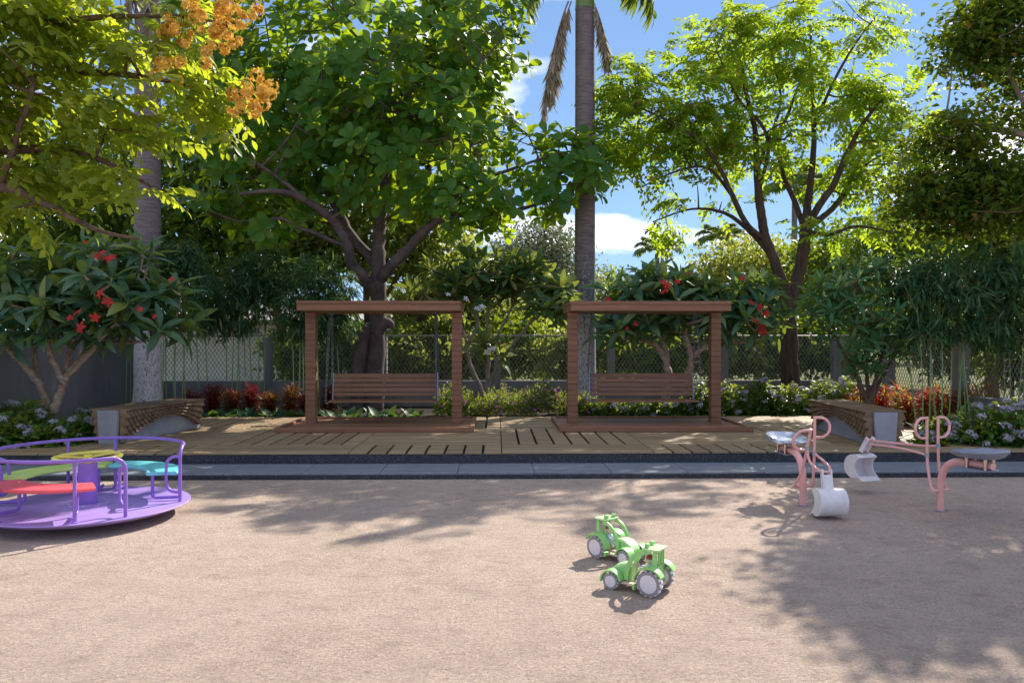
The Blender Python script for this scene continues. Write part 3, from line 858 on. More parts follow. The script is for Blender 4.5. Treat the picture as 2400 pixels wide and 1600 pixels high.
def mg_seat(a0, a1, mat, label, legs, name="seat"):
    r0, r1, z0, z1 = 0.50, 0.822, 0.383, 0.415; n = 26
    vs = []; fs = []
    prof = [(r0 + 0.012, z0), (r0, z0 + 0.008), (r0, z1 - 0.010), (r0 + 0.012, z1), (r1 - 0.012, z1), (r1, z1 - 0.01), (r1, z0 + 0.008), (r1 - 0.012, z0)]
    for i in range(n + 1):
        a = a0 + (a1 - a0) * i / n
        e = min(i, n - i) / n
        tr_ = 0.02 * max(0, 1 - e * 14)
        for (r, z) in prof:
            rr_ = r + tr_ if r < 0.6 else r - tr_
            vs.append(pol(rr_, a, z))
    k = len(prof)
    for i in range(n):
        for j in range(k): fs.append((i * k + j, i * k + (j + 1) % k, (i + 1) * k + (j + 1) % k, (i + 1) * k + j))
    fs.append(tuple(range(k))[::-1]); fs.append(tuple(n * k + j for j in range(k)))
    m = MB(); m.add(vs, fs); s = m.build(name, mat, mg)
    s["label"] = label
    for a in legs:
        m = MB()
        m.tube([pol(0.57, a, z0 + 0.002), pol(0.57, a, zd + 0.075), pol(0.575, a, zd + 0.045), pol(0.60, a, zd + 0.032), pol(0.63, a, zd + 0.030), pol(rr, a, zd + 0.030)], tr * 0.92, 10, smooth=2)
        m.build("seat_leg", M['purple'], s)
        for r_ in (0.57, 0.76):
            b_ = MB(); b_.lathe([(0.011, 0), (0.010, 0.004), (0.004, 0.007)], 10); b_.build("bolt", M['bolt'], s, pol(r_, a, z1))
mg_seat(8, 97, M['cyan'], "cyan curved seat", (12, 92))
mg_seat(101, 191, M['lime'], "lime green curved seat", (108, 184))
mg.scale = (0.955, 0.955, 0.955)
mg_seat(-58, -150, M['red'], "coral red curved seat", (-71, -133))
# ------------------------------------------------------------------ ride-on sand diggers
M['pink'] = m_paint("pink_enamel", (0.82, 0.41, 0.39), 0.20, 0.0, 0.05, 0.3)
M['bucket'] = m_paint("white_enamel", (0.78, 0.74, 0.76), 0.28)
M['seatgrey'] = m_paint("grey_blue_seat", (0.27, 0.29, 0.36), 0.3)
M['seatmetal'] = m_paint("pale_metal_seat", (0.55, 0.60, 0.68), 0.22, 0.7)
M['brass'] = m_paint("brass_fitting", (0.62, 0.48, 0.38), 0.3, 0.8)
def digger(label, base, ang, reach, tipz, leans, seatmat, stick, bz, seatrot=0.0):
    """local x points from the post to the bucket, y to the left"""
    t = thing("sand_digger", label, "sand digger", (base.x, base.y, 0.002), ang, "ride-on sand diggers")
    m = MB(); m.tube([(0, 0, 0), (0, 0, 0.10), (0, 0, 0.22), (-0.012, 0, 0.32), (-0.055, 0, 0.415), (-0.13, 0, 0.475), (-0.22, 0, 0.495), (-0.32, 0, 0.497), (-0.53, 0, 0.497)], 0.0335, 16, smooth=4)
    m.build("post", M['pink'], t)
    m = MB(); m.lathe([(0.046, 0), (0.046, 0.004), (0.035, 0.008)], 16); m.build("ground_collar", M['steel'], t)
    # seat: dished pan with a raised rim, higher at the back
    n1, n2 = 7, 28; vs = []; fs = []
    a_, b_ = 0.215, 0.178
    def rim(i, j):
        f = i / (n1 - 1); th = 2 * math.pi * j / n2
        c, s = math.cos(th), math.sin(th)
        k = (abs(c) ** 3.2 + abs(s) ** 3.2) ** (-1 / 3.2)
        x, y = a_ * k * c * f, b_ * k * s * f
        lift = 0.042 * max(0, (f - 0.55) / 0.45) ** 2 * (1 + 0.55 * max(0, -c)) * (1.0 if c < 0.6 else 0.5)
        return x, y, lift
    for lay in (0, 1):
        for i in range(n1):
            for j in range(n2):
                x, y, l = rim(i, j)
                o = 1.0 if lay == 0 else 0.93
                vs.append((x * (1.04 if lay else 1.0), y * (1.04 if lay else 1.0), l - (0.022 if lay else 0.0) - (0.010 if lay and i < n1 - 1 else 0)))
    for lay in (0, 1):
        for i in range(n1 - 1):
            for j in range(n2):
                j2 = (j + 1) % n2; q = lay * n1 * n2
                f = (q + i * n2 + j, q + i * n2 + j2, q + (i + 1) * n2 + j2, q + (i + 1) * n2 + j)
                fs.append(f if lay else f[::-1])
    for j in range(n2):
        j2 = (j + 1) % n2; o = (n1 - 1) * n2
        fs.append((o + j, o + j2, n1 * n2 + o + j2, n1 * n2 + o + j))
    m = MB(); m.add(vs, fs); s = m.build("seat", seatmat, t, (-0.40, 0, 0.588))
    m = MB(); m.cbox(-0.13, 0.13, -0.075, 0.075, -0.135, -0.128, 0.002); m.build("clamp_plate", M['steel'], s)
    for x in (-0.09, 0.09):
        for y in (-0.05, 0.05):
            m = MB(); m.lathe([(0.013, -0.128), (0.013, -0.08), (0.016, -0.079), (0.016, -0.034)], 10); m.build("bolt", M['brass'], s, (x, y, 0))
    m = MB(); m.tube([(0, -0.105, 0.195), (0, 0.105, 0.195)], 0.014, 10); m.build("foot_bar", M['pink'], t)
    tipx = reach - 0.10
    for sg, lean in ((1, leans[0]), (-1, leans[1])):
        y = 0.088 * sg; y2 = 0.072 * sg
        def hp(z):                                             # the lever leans about its foot
            return 0.03 + lean * (z - 0.19) + 0.055 * math.sin(min(1, max(0, (z - 0.19) / 0.35)) * math.pi / 2)
        zt = 0.885 - abs(lean) * 0.24
        m = MB(); m.tube([(0.004, y, 0.195), (hp(0.25) - 0.012, y, 0.25), (hp(0.34), y2, 0.34), (hp(0.43), y2, 0.43), (hp(0.6), y2, 0.6), (hp(zt), y2, zt)], 0.0135, 10, smooth=4)
        lv = m.build("lever", M['pink'], t)
        zl = zt - 0.205; R_ = 0.098
        loop = [(hp(zt - 0.014), y2, zt - 0.014), (hp(zt - 0.014), y2 + sg * 0.045, zt - 0.014)]
        for q in range(-90, 91, 15):
            zz = zl + 0.0955 - 0.0955 * math.sin(R(q))
            loop.append((hp(zz), y2 + sg * (0.052 + R_ * math.cos(R(q))), zz))
        loop += [(hp(zl), y2 + sg * 0.045, zl), (hp(zl), y2, zl)]
        m = MB(); m.tube(loop, 0.0135, 10); m.build("grip", M['pink'], lv)
        za = 0.60 if sg < 0 else 0.52
        m = MB(); m.tube([(hp(za), y2, za), (0.35 + 0.05 * sg, y2 * 0.95, za + (tipz - za) * 0.62), (tipx, 0.028 * sg, tipz - (0.03 if sg > 0 else 0))], 0.0125, 10, smooth=4); m.build("arm_rod", M['pink'], t)
        m = MB(); m.lathe([(0.020, -0.02), (0.020, 0.02)], 12); m.build("pivot", M['steel'], t, (hp(za), y2, za))
    # stick: a channel from the arm ends down to the bucket
    sx, sz = stick
    top = Vector((tipx + 0.01, 0, tipz + 0.02)); bot = Vector((tipx + sx, 0, tipz + sz)); d = bot - top
    Mx = rot_to(top, d, (1, 0, 0.3))
    m = MB(); Ls = d.length
    for sg in (1, -1): m.cbox(-0.015, Ls, sg * 0.040 - 0.006, sg * 0.040 + 0.006, -0.022, 0.030, 0.003, Mx)
    m.cbox(0.035, Ls, -0.034, 0.034, 0.018, 0.029, 0.002, Mx)
    m.build("stick", M['bucket'], t)
    m = MB(); m.tube([Mx @ Vector((0.01, -0.055, 0.004)), Mx @ Vector((0.01, 0.055, 0.004))], 0.011, 10); m.build("pin", M['pink'], t)
    # bucket: shell of part of a drum with two end plates, open towards the post
    rb, wb = 0.126, 0.118; bc = Vector((bot.x + 0.02, 0, bz))
    a0, a1 = 128, -118
    ang_ = [a0 + (a1 - a0) * i / 22 for i in range(23)]
    outer = [(bc.x + rb * math.cos(R(a)), bc.z + rb * math.sin(R(a))) for a in ang_] + [(bc.x - rb * 0.98, bc.z - rb * 1.12)]
    inner = [(bc.x + (rb - 0.009) * math.cos(R(a)), bc.z + (rb - 0.009) * math.sin(R(a))) for a in ang_] + [(bc.x - rb * 0.96, bc.z - rb * 1.05)]
    m = MB(); m.strip(outer, inner, -wb, wb); bk = m.build("bucket", M['bucket'], t)
    q0, q1 = outer[0], outer[-1]
    notch = [(bc.x - rb * 0.30, bc.z - rb * 0.50), (bc.x - rb * 0.12, bc.z - rb * 0.05), (bc.x - rb * 0.22, bc.z + rb * 0.35)]
    for sg in (1, -1):
        m = MB(); m.prism(outer + notch, sg * wb, sg * (wb + 0.008)); m.build("bucket_side", M['bucket'], bk)
    return t
d1 = gnd(1882, 1185); digger("pink sand digger with its white bucket lowered to the ground, in front of its seat", d1, R(-88), 0.57, 0.40, (0.02, 0.42), M['seatmetal'], (0.050, -0.185), 0.150)
d2 = gnd(2204, 1197); digger("pink sand digger with its white bucket raised and grey seat towards the camera", d2, math.atan2(0.94, -0.34), 0.92, 0.56, (0.0, 0.0), M['seatgrey'], (0.10, -0.125), 0.285)

# ------------------------------------------------------------------ toy tractors
M['toygreen'] = m_paint("toy_green", (0.34, 0.68, 0.22), 0.4)
M['toylight'] = m_paint("toy_pale_green", (0.58, 0.82, 0.42), 0.4)
M['toywood'] = m_paint("toy_bare_wood", (0.66, 0.50, 0.38), 0.55)
M['tyre'] = m_paint("toy_grey_tyre", (0.30, 0.26, 0.28), 0.6)
M['tread_w'] = m_paint("toy_pale_tread", (0.78, 0.78, 0.80), 0.5)
M['hub'] = m_paint("toy_white_hub", (0.78, 0.73, 0.75), 0.45)
M['dollskin'] = m_paint("toy_figure_wood", (0.78, 0.60, 0.44), 0.5)
M['dollbody'] = m_paint("toy_figure_pale_blue", (0.62, 0.72, 0.76), 0.5)
M['dollhair'] = m_paint("toy_figure_red_hair", (0.38, 0.045, 0.035), 0.5)
def tractor(label, c, ang):
    t = thing("toy_tractor", label, "toy tractor", (c[0], c[1], 0.002), ang, "toy tractors on the sand")
    m = MB(); m.cbox(-0.165, 0.165, -0.048, 0.048, 0.048, 0.068, 0.003); m.build("chassis", M['toywood'], t)
    m = MB(); m.cbox(-0.045, 0.085, -0.100, 0.100, 0.046, 0.0565, 0.003); m.build("step_board", M['toywood'], t)
    hood = [(0.035, 0.069), (0.035, 0.166), (0.07, 0.166), (0.11, 0.157), (0.15, 0.138), (0.178, 0.112), (0.186, 0.088), (0.186, 0.069)]
    m = MB(); m.prism(hood, -0.040, 0.040); h = m.build("hood", M['toylight'], t)
    side = [(0.03, 0.062), (0.03, 0.150), (0.07, 0.150), (0.105, 0.141), (0.14, 0.122), (0.164, 0.098), (0.170, 0.075), (0.170, 0.062)]
    for sg in (1, -1):
        m = MB(); m.prism(side, sg * 0.0405, sg * 0.0505); m.build("hood_side", M['toygreen'], t)
    for k in range(5):
        m = MB(); m.cbox(0.1845, 0.1900, -0.029 + k * 0.0135, -0.024 + k * 0.0135, 0.080, 0.108, 0.001); m.build("grille_bar", M['toygreen'], h)
    # cab: two curved side arches, roof, back wall with a window, roof lights
    def arc(cx, cz, rx, rz, a0, a1, n=14): return [(cx + rx * math.cos(R(a0 + (a1 - a0) * i / n)), cz + rz * math.sin(R(a0 + (a1 - a0) * i / n))) for i in range(n + 1)]
    for sg in (1, -1):
        m = MB(); m.strip(arc(-0.075, 0.066, 0.152, 0.210, 92, 0), arc(-0.075, 0.066, 0.122, 0.184, 92, 0), sg * 0.056, sg * 0.068); m.build("cab_arch", M['toygreen'], t)
        m = MB(); m.prism([(-0.145, 0.066), (-0.095, 0.066), (-0.112, 0.15), (-0.124, 0.272), (-0.146, 0.272)], sg * 0.058, sg * 0.068); m.build("cab_pillar", M['toygreen'], t)
    m = MB(); m.cbox(-0.166, -0.050, -0.073, 0.073, 0.2765, 0.288, 0.003); rf = m.build("roof", M['toylight'], t)
    for sg in (1, -1):
        m = MB(); m.cbox(-0.088, -0.060, sg * 0.040 - 0.014, sg * 0.040 + 0.014, 0.289, 0.313, 0.003); m.build("roof_light", M['toygreen'], rf)
    m = MB(); x0, x1 = -0.142, -0.130
    m.cbox(x0, x1, -0.0575, 0.0575, 0.069, 0.175, 0.002); m.cbox(x0, x1, -0.0575, 0.0575, 0.256, 0.2755, 0.002)
    m.cbox(x0, x1, -0.0575, -0.040, 0.1755, 0.2555, 0.002); m.cbox(x0, x1, 0.040, 0.0575, 0.1755, 0.2555, 0.002); m.cbox(x0, x1, -0.006, 0.006, 0.1755, 0.2555, 0.002)
    m.build("back_wall", M['toygreen'], t)
    ra, fa = (-0.115, 0.082), (0.150, 0.054)
    for sg in (1, -1):
        for (ax, az), R_, a0, a1, yw in ((ra, 0.094, 195, 62, 0.128), (fa, 0.064, 200, 70, 0.120)):
            a0_, a1_ = (170, -8) if R_ < 0.08 else (150, 2)
            m = MB(); m.strip(arc(ax, az, R_ + 0.009, R_ + 0.009, a0_, a1_), arc(ax, az, R_, R_, a0_, a1_), sg * 0.0690 if R_ > 0.08 else sg * 0.0515, sg * yw); m.build("mudguard", M['toygreen'], t)
        m = MB(); m.prism([(-0.022, 0.066), (-0.010, 0.062), (-0.010, 0.036), (-0.022, 0.03)], sg * 0.0690, sg * 0.128); m.build("mudguard", M['toygreen'], t)
        for (ax, az), R_, w in ((ra, 0.080, 0.050), (fa, 0.052, 0.040)):
            W = Matrix.Translation((ax, sg * 0.098, az)) @ Matrix.Rotation(R(90), 4, 'X')
            m = MB(); m.lathe([(R_ * 0.70, -w / 2), (R_ * 0.95, -w / 2), (R_ * 0.965, -w * 0.3), (R_ * 0.965, w * 0.3), (R_ * 0.95, w / 2), (R_ * 0.70, w / 2)], 28, W)
            wheel = m.build("wheel", M['tyre'], t)
            m = MB(); n = 14
            for j in range(n):
                for row, off in ((-0.25, 0.0), (0.25, 0.5)):
                    A = Matrix.Rotation(2 * math.pi * (j + off) / n, 4, 'Z')
                    m.cbox(R_ * 0.955, R_ * 1.015, -R_ * 0.115, R_ * 0.115, row * w - w * 0.24, row * w + w * 0.24, 0.001, W @ A)
            m.build("tyre_tread", [M['tread_w']], wheel)
            m = MB(); m.lathe([(R_ * 0.715, -w * 0.51), (R_ * 0.715, -w * 0.44), (R_ * 0.66, -w * 0.40), (R_ * 0.1, -w * 0.40), (R_ * 0.09, -w * 0.47), (R_ * 0.02, -w * 0.48)], 24, W)
            m.lathe([(R_ * 0.715, w * 0.51), (R_ * 0.715, w * 0.44), (R_ * 0.66, w * 0.40), (R_ * 0.1, w * 0.40), (R_ * 0.09, w * 0.47), (R_ * 0.02, w * 0.48)], 24, W)
            m.build("hub", M['hub'], wheel)
    for ax, az in (ra, fa):
        m = MB(); m.tube([(ax, -0.10, az), (ax, 0.10, az)], 0.006, 8); m.build("axle", M['toywood'], t)
    m = MB(); m.cbox(-0.11, -0.045, -0.04, 0.04, 0.0685, 0.100, 0.004); m.build("driver_seat", M['toywood'], t)
    m = MB(); m.tube([Vector((0.012, 0, 0.155)) + Vector((0.35 * 0.024 * math.cos(a), 0.024 * math.sin(a), 0.93 * 0.024 * math.cos(a))) for a in [k * math.pi / 8 for k in range(16)]], 0.0035, 6, closed=True)
    m.tube([(0.034, 0, 0.148), (0.012, 0, 0.155)], 0.004, 6); m.build("steering_wheel", M['toywood'], t)
    return t
def figure(label, tr):
    M_ = tr.matrix_basis
    p = M_ @ Vector((-0.075, 0, 0.100))
    t = thing("toy_figure", label, "toy figure", p, tr.rotation_euler.z, "toy drivers")
    m = MB(); m.lathe([(0.020, 0.0), (0.027, 0.006), (0.028, 0.03), (0.024, 0.055), (0.018, 0.066), (0.010, 0.071), (0.009, 0.078)], 18)
    for sg in (1, -1):
        m.tube([(0.004, 0.020 * sg, 0.058), (0.03, 0.030 * sg, 0.044), (0.062, 0.022 * sg, 0.047)], [0.0085, 0.0075, 0.0055], 8, smooth=3)
        m.tube([(0.0, 0.012 * sg, 0.008), (0.035, 0.016 * sg, 0.008), (0.05, 0.016 * sg, -0.018)], [0.012, 0.010, 0.008], 8, smooth=3)
    m.build("body", M['dollbody'], t)
    prof = [(0.003 + 0.029 * math.cos(R(a)), 0.104 + 0.029 * math.sin(R(a))) for a in range(-80, 81, 16)]
    m = MB(); m.lathe(prof, 18); hd = m.build("head", M['dollskin'], t)
    prof = [(0.0322 * math.cos(R(a)) + 0.001, 0.1035 + 0.0322 * math.sin(R(a))) for a in range(12, 86, 12)]
    m = MB(); m.lathe(prof, 18); m.build("hair", M['dollhair'], t, (-0.0025, 0, 0))
    for sg in (1, -1):
        m = MB(); m.lathe([(0.003, 0), (0.003, 0.0015)], 8, Matrix.Translation((0.0285, 0.010 * sg, 0.107)) @ Matrix.Rotation(R(90), 4, 'Y')); m.build("eye", M['wire'], hd)
    m = MB(); m.lathe([(0.0035, -0.001), (0.0025, 0.004)], 8, Matrix.Translation((0.0305, 0, 0.100)) @ Matrix.Rotation(R(90), 4, 'Y')); m.build("nose", M['dollskin'], hd)
    return t
tr1 = tractor("green toy tractor facing left, nearer the camera of the two", (0.925, 4.945), math.atan2(0.57, -0.82))
tr2 = tractor("green toy tractor facing forward behind the other toy tractor", (0.895, 5.64), math.atan2(-0.77, 0.64))
bpy.context.view_layer.update()
figure("red-haired wooden toy figure driving the nearer green toy tractor", tr1)
figure("red-haired wooden toy figure driving the green toy tractor further back", tr2)
# ------------------------------------------------------------------ foliage materials
L = {}
L['fig'] = m_leaf("fig_leaf", [(0.0, (0.014, 0.085, 0.020)), (0.5, (0.030, 0.145, 0.034)), (0.85, (0.062, 0.185, 0.028)), (1.0, (0.13, 0.17, 0.04))], (0.60, 0.80, 0.02), 0.44, 0.34, 0.55, 0.5, (0.10, 0.17, 0.05))
L['gold'] = m_leaf("golden_leaf", [(0.0, (0.060, 0.120, 0.020)), (0.6, (0.105, 0.170, 0.028)), (1.0, (0.17, 0.20, 0.035))], (0.74, 0.84, 0.04), 0.52, 0.36, 0.5, 0.3, (0.2, 0.22, 0.06))
L['feather'] = m_leaf("feathery_leaf", [(0.0, (0.040, 0.110, 0.016)), (0.65, (0.085, 0.175, 0.022)), (0.90, (0.13, 0.17, 0.024)), (0.93, (0.30, 0.13, 0.03)), (1.0, (0.38, 0.10, 0.04))], (0.64, 0.84, 0.035), 0.53, 0.42, 0.40)
L['maple'] = m_leaf("dark_small_leaf", [(0.0, (0.021, 0.068, 0.012)), (0.6, (0.045, 0.112, 0.018)), (0.93, (0.112, 0.128, 0.018)), (1.0, (0.300, 0.105, 0.030))], (0.34, 0.44, 0.02), 0.34, 0.45, 0.3)
L['frang'] = m_leaf("frangipani_leaf", [(0.0, (0.032, 0.104, 0.062)), (0.6, (0.060, 0.155, 0.085)), (0.9, (0.105, 0.190, 0.070)), (1.0, (0.280, 0.310, 0.05))], (0.40, 0.55, 0.06), 0.26, 0.34, 0.9, 0.6, (0.16, 0.26, 0.15))
L['plum'] = m_leaf("plumeria_leaf", [(0.0, (0.027, 0.083, 0.033)), (0.6, (0.057, 0.135, 0.048)), (0.9, (0.128, 0.188, 0.060)), (1.0, (0.255, 0.195, 0.060))], (0.50, 0.58, 0.08), 0.30, 0.30, 0.6, 0.5, (0.14, 0.20, 0.09))
L['ros'] = m_leaf("rosette_leaf", [(0.0, (0.029, 0.116, 0.049)), (0.6, (0.058, 0.174, 0.072)), (1.0, (0.145, 0.217, 0.087))], (0.36, 0.52, 0.08), 0.28, 0.42, 0.45, 0.3, (0.12, 0.2, 0.1))
L['bamboo'] = m_leaf("bamboo_leaf", [(0.0, (0.019, 0.077, 0.042)), (0.7, (0.048, 0.136, 0.067)), (0.95, (0.104, 0.168, 0.072)), (1.0, (0.448, 0.368, 0.192))], (0.30, 0.45, 0.06), 0.28, 0.42, 0.45)
L['hyd'] = m_leaf("hydrangea_leaf", [(0.0, (0.029, 0.104, 0.022)), (0.6, (0.064, 0.168, 0.032)), (1.0, (0.160, 0.240, 0.048))], (0.50, 0.60, 0.05), 0.36, 0.40, 0.45)
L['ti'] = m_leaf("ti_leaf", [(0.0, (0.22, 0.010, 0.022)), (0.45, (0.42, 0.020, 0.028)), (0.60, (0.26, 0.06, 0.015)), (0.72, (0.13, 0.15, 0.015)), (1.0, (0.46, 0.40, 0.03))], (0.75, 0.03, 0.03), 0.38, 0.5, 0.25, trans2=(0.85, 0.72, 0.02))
L['tishaded'] = m_leaf("ti_leaf_shaded", [(0.0, (0.16, 0.010, 0.016)), (0.5, (0.28, 0.020, 0.022)), (0.8, (0.10, 0.04, 0.012)), (1.0, (0.09, 0.09, 0.015))], (0.40, 0.03, 0.02), 0.25, 0.36, 0.5, trans2=(0.5, 0.3, 0.02))  # red ti leaf with the bed's shade put into its colour
L['hosta'] = m_leaf("broad_ground_leaf", [(0.0, (0.020, 0.070, 0.030)), (1.0, (0.040, 0.105, 0.045))], (0.25, 0.40, 0.05), 0.25, 0.4, 0.45, 0.4, (0.10, 0.17, 0.08))
L['low'] = m_leaf("bed_leaf", [(0.0, (0.039, 0.098, 0.023)), (1.0, (0.130, 0.195, 0.046))], (0.5, 0.6, 0.06), 0.36)
L['bgA'] = m_leaf("far_leaf_dark", [(0.0, (0.026, 0.080, 0.016)), (0.7, (0.056, 0.136, 0.026)), (1.0, (0.128, 0.176, 0.032))], (0.42, 0.54, 0.03), 0.40)
L['bgB'] = m_leaf("far_leaf_light", [(0.0, (0.055, 0.11, 0.03)), (1.0, (0.15, 0.19, 0.06))], (0.58, 0.66, 0.10), 0.42)
L['bgS'] = m_leaf("far_leaf_silver", [(0.0, (0.06, 0.085, 0.055)), (0.6, (0.11, 0.14, 0.09)), (1.0, (0.30, 0.32, 0.26))], (0.35, 0.42, 0.2), 0.28, 0.3, 0.6)
L['bgY'] = m_leaf("far_leaf_yellow", [(0.0, (0.07, 0.11, 0.02)), (0.76, (0.13, 0.18, 0.035)), (0.82, (0.50, 0.34, 0.06)), (1.0, (0.62, 0.42, 0.10))], (0.60, 0.66, 0.08), 0.42)
L['palm'] = m_leaf("palm_leaflet", [(0.0, (0.038, 0.105, 0.021)), (1.0, (0.112, 0.188, 0.038))], (0.45, 0.55, 0.05), 0.36, 0.35, 0.5)
L['palmdry'] = m_leaf("dry_palm_leaflet", [(0.0, (0.24, 0.19, 0.13)), (1.0, (0.52, 0.44, 0.33))], (0.5, 0.4, 0.25), 0.3, 0.6, 0.3)
L['orange'] = m_leaf("orange_petal", [(0.0, (0.80, 0.36, 0.06)), (0.5, (0.88, 0.54, 0.10)), (1.0, (0.90, 0.70, 0.22))], (0.9, 0.6, 0.10), 0.35, 0.5, 0.3)
L['redpetal'] = m_leaf("red_petal", [(0.0, (0.55, 0.02, 0.03)), (1.0, (0.75, 0.05, 0.045))], (0.8, 0.08, 0.06), 0.3, 0.45, 0.3)
L['whitepetal'] = m_leaf("white_petal", [(0.0, (0.66, 0.60, 0.66)), (1.0, (0.82, 0.80, 0.80))], (0.7, 0.65, 0.65), 0.25, 0.5, 0.3)
L['lilacpetal'] = m_leaf("hydrangea_petal", [(0.0, (0.36, 0.34, 0.45)), (0.5, (0.50, 0.47, 0.55)), (1.0, (0.66, 0.64, 0.67))], (0.6, 0.58, 0.62), 0.25, 0.5, 0.3)
L['magpetal'] = m_leaf("magenta_petal", [(0.0, (0.42, 0.08, 0.50)), (0.6, (0.62, 0.14, 0.55)), (1.0, (0.70, 0.25, 0.60))], (0.7, 0.2, 0.6), 0.3, 0.5, 0.3)
B_ = {}
B_['fig'] = m_bark("fig_bark", (0.045, 0.034, 0.034), (0.165, 0.125, 0.12), 5.0, 0.8, 0.5)
B_['rough'] = m_bark("rough_bark", (0.030, 0.020, 0.015), (0.14, 0.095, 0.07), 16.0, 0.16, 1.0)
B_['brown'] = m_bark("brown_bark", (0.05, 0.032, 0.022), (0.16, 0.105, 0.075), 10.0, 0.3, 0.6)
B_['frang'] = m_bark("frangipani_bark", (0.20, 0.125, 0.085), (0.52, 0.40, 0.31), 9.0, 1.6, 0.5)
B_['plum'] = m_bark("plumeria_bark", (0.13, 0.10, 0.085), (0.30, 0.25, 0.22), 9.0, 1.4, 0.5)
B_['palm'] = m_bark("palm_bark", (0.085, 0.070, 0.075), (0.24, 0.205, 0.205), 4.0, 7.0, 0.35, ((0.52, 0.50, 0.52), 1.6, 4.6))
B_['shaft'] = m_paint("green_crownshaft", (0.16, 0.24, 0.07), 0.4)
B_['culm'] = m_paint("bamboo_culm_green", (0.20, 0.31, 0.13), 0.4)

def base_of(px, Y, z=0.14): return Vector((at(px, 800, Y).x, Y, z))

# ------------------------------------------------------------------ big broad-leaved tree
FY = 16.2
def limb(*pts): return limb_pts(pts)
fig = thing("fig_tree", "huge dark green broad-leaved tree with thick grey trunk behind a swing", "tree", base_of(878, FY))
fig_limbs = [
    limb((876, 962, FY, .22), (880, 880, FY, .195), (884, 800, FY, .185), (887, 740, FY, .172), (886, 668, FY, .165), (887, 593, FY + .1, .15), (893, 519, FY + .2, .12), (905, 420, FY + .3, .10), (930, 320, FY + .2, .085), (939, 262, FY, .07)),
    limb((834, 962, FY - .1, .16), (838, 860, FY - .1, .15), (850, 800, FY - .05, .14), (866, 764, FY, .12)),
    limb((880, 690, FY, .13), (852, 650, FY - .3, .13), (824, 618, FY - .4, .115), (815, 575, FY - .5, .105), (791, 528, FY - .6, .10), (760, 500, FY - .8, .085), (708, 465, FY - 1.1, .065), (650, 448, FY - 1.4, .05), (560, 455, FY - 1.6, .03)),
    limb((886, 630, FY, .11), (862, 596, FY + .2, .105), (821, 549, FY + .4, .10), (785, 480, FY + .6, .085), (744, 415, FY + .8, .06), (700, 320, FY + 1.0, .04), (650, 230, FY + 1.0, .025)),
    limb((888, 660, FY, .12), (915, 625, FY - .3, .12), (955, 585, FY - .5, .105), (1003, 534, FY - .7, .09), (1060, 505, FY - .8, .07), (1175, 500, FY - .9, .045), (1290, 470, FY - .8, .025)),
    limb((939, 270, FY, .06), (900, 190, FY - .2, .05), (860, 120, FY - .4, .042), (825, 75, FY - .6, .03), (770, 10, FY - .8, .02)),
    limb((937, 272, FY, .06), (965, 210, FY + .2, .05), (1005, 140, FY + .2, .04), (1030, 60, FY + .2, .03), (1050, -40, FY, .02)),
    limb((935, 285, FY, .05), (1010, 255, FY - .4, .045), (1080, 210, FY - .7, .035), (1125, 150, FY - .9, .025), (1180, 90, FY - 1.0, .015)),
    limb((1003, 534, FY - .7, .05), (1090, 440, FY - .9, .045), (1190, 400, FY - .9, .035), (1310, 360, FY - .9, .022), (1400, 350, FY - .9, .012)),
    limb((815, 580, FY - .5, .05), (740, 548, FY - .9, .042), (690, 530, FY - 1.1, .035), (655, 512, FY - 1.2, .028), (560, 520, FY - 1.4, .015)),
    limb((708, 465, FY - 1.1, .05), (668, 428, FY - 1.2, .04), (600, 380, FY - 1.4, .03), (540, 330, FY - 1.4, .018)),
]
def fig_knot(b, org):
    c = at(907, 762, FY - .05) - org
    b.tube([c + Vector((-.10, 0, .0)), c + Vector((0, -.02, .03)), c + Vector((.075, -.03, .0)), c + Vector((.085, -.03, -.06))], [.15, .14, .10, .05], 10, smooth=3)
fig_ells = [(820, 130, FY + .3, 400, 250, 2.6), (640, 330, FY - .2, 235, 190, 2.0), (960, 330, FY - .4, 270, 190, 2.0), (1300, 390, FY - .8, 150, 130, 1.0), (1390, 400, FY - .9, 70, 90, .6),
            (1090, 100, FY, 165, 170, 1.8), (600, 500, FY - .6, 190, 70, 1.6), (1130, 480, FY - .9, 190, 80, 1.2), (520, 120, FY + .8, 160, 200, 2.0)]
P, C = in_ells(fig_ells, 860, 2.6)
branches(fig, fig_limbs, P[::1], B_['fig'], 8, 0.035, 0.010, 12, knots=fig_knot, wob=0.05)
ax = norm(norm(P - C) * 0.7 + np.array([0, -0.35, 0.75]))
pos, d, n, s = rosette(P, ax, 10, (25, 115), (0.22, 0.36))
put_leaves(fig, T_FIG, pos, d, n, s, L['fig'], 300)

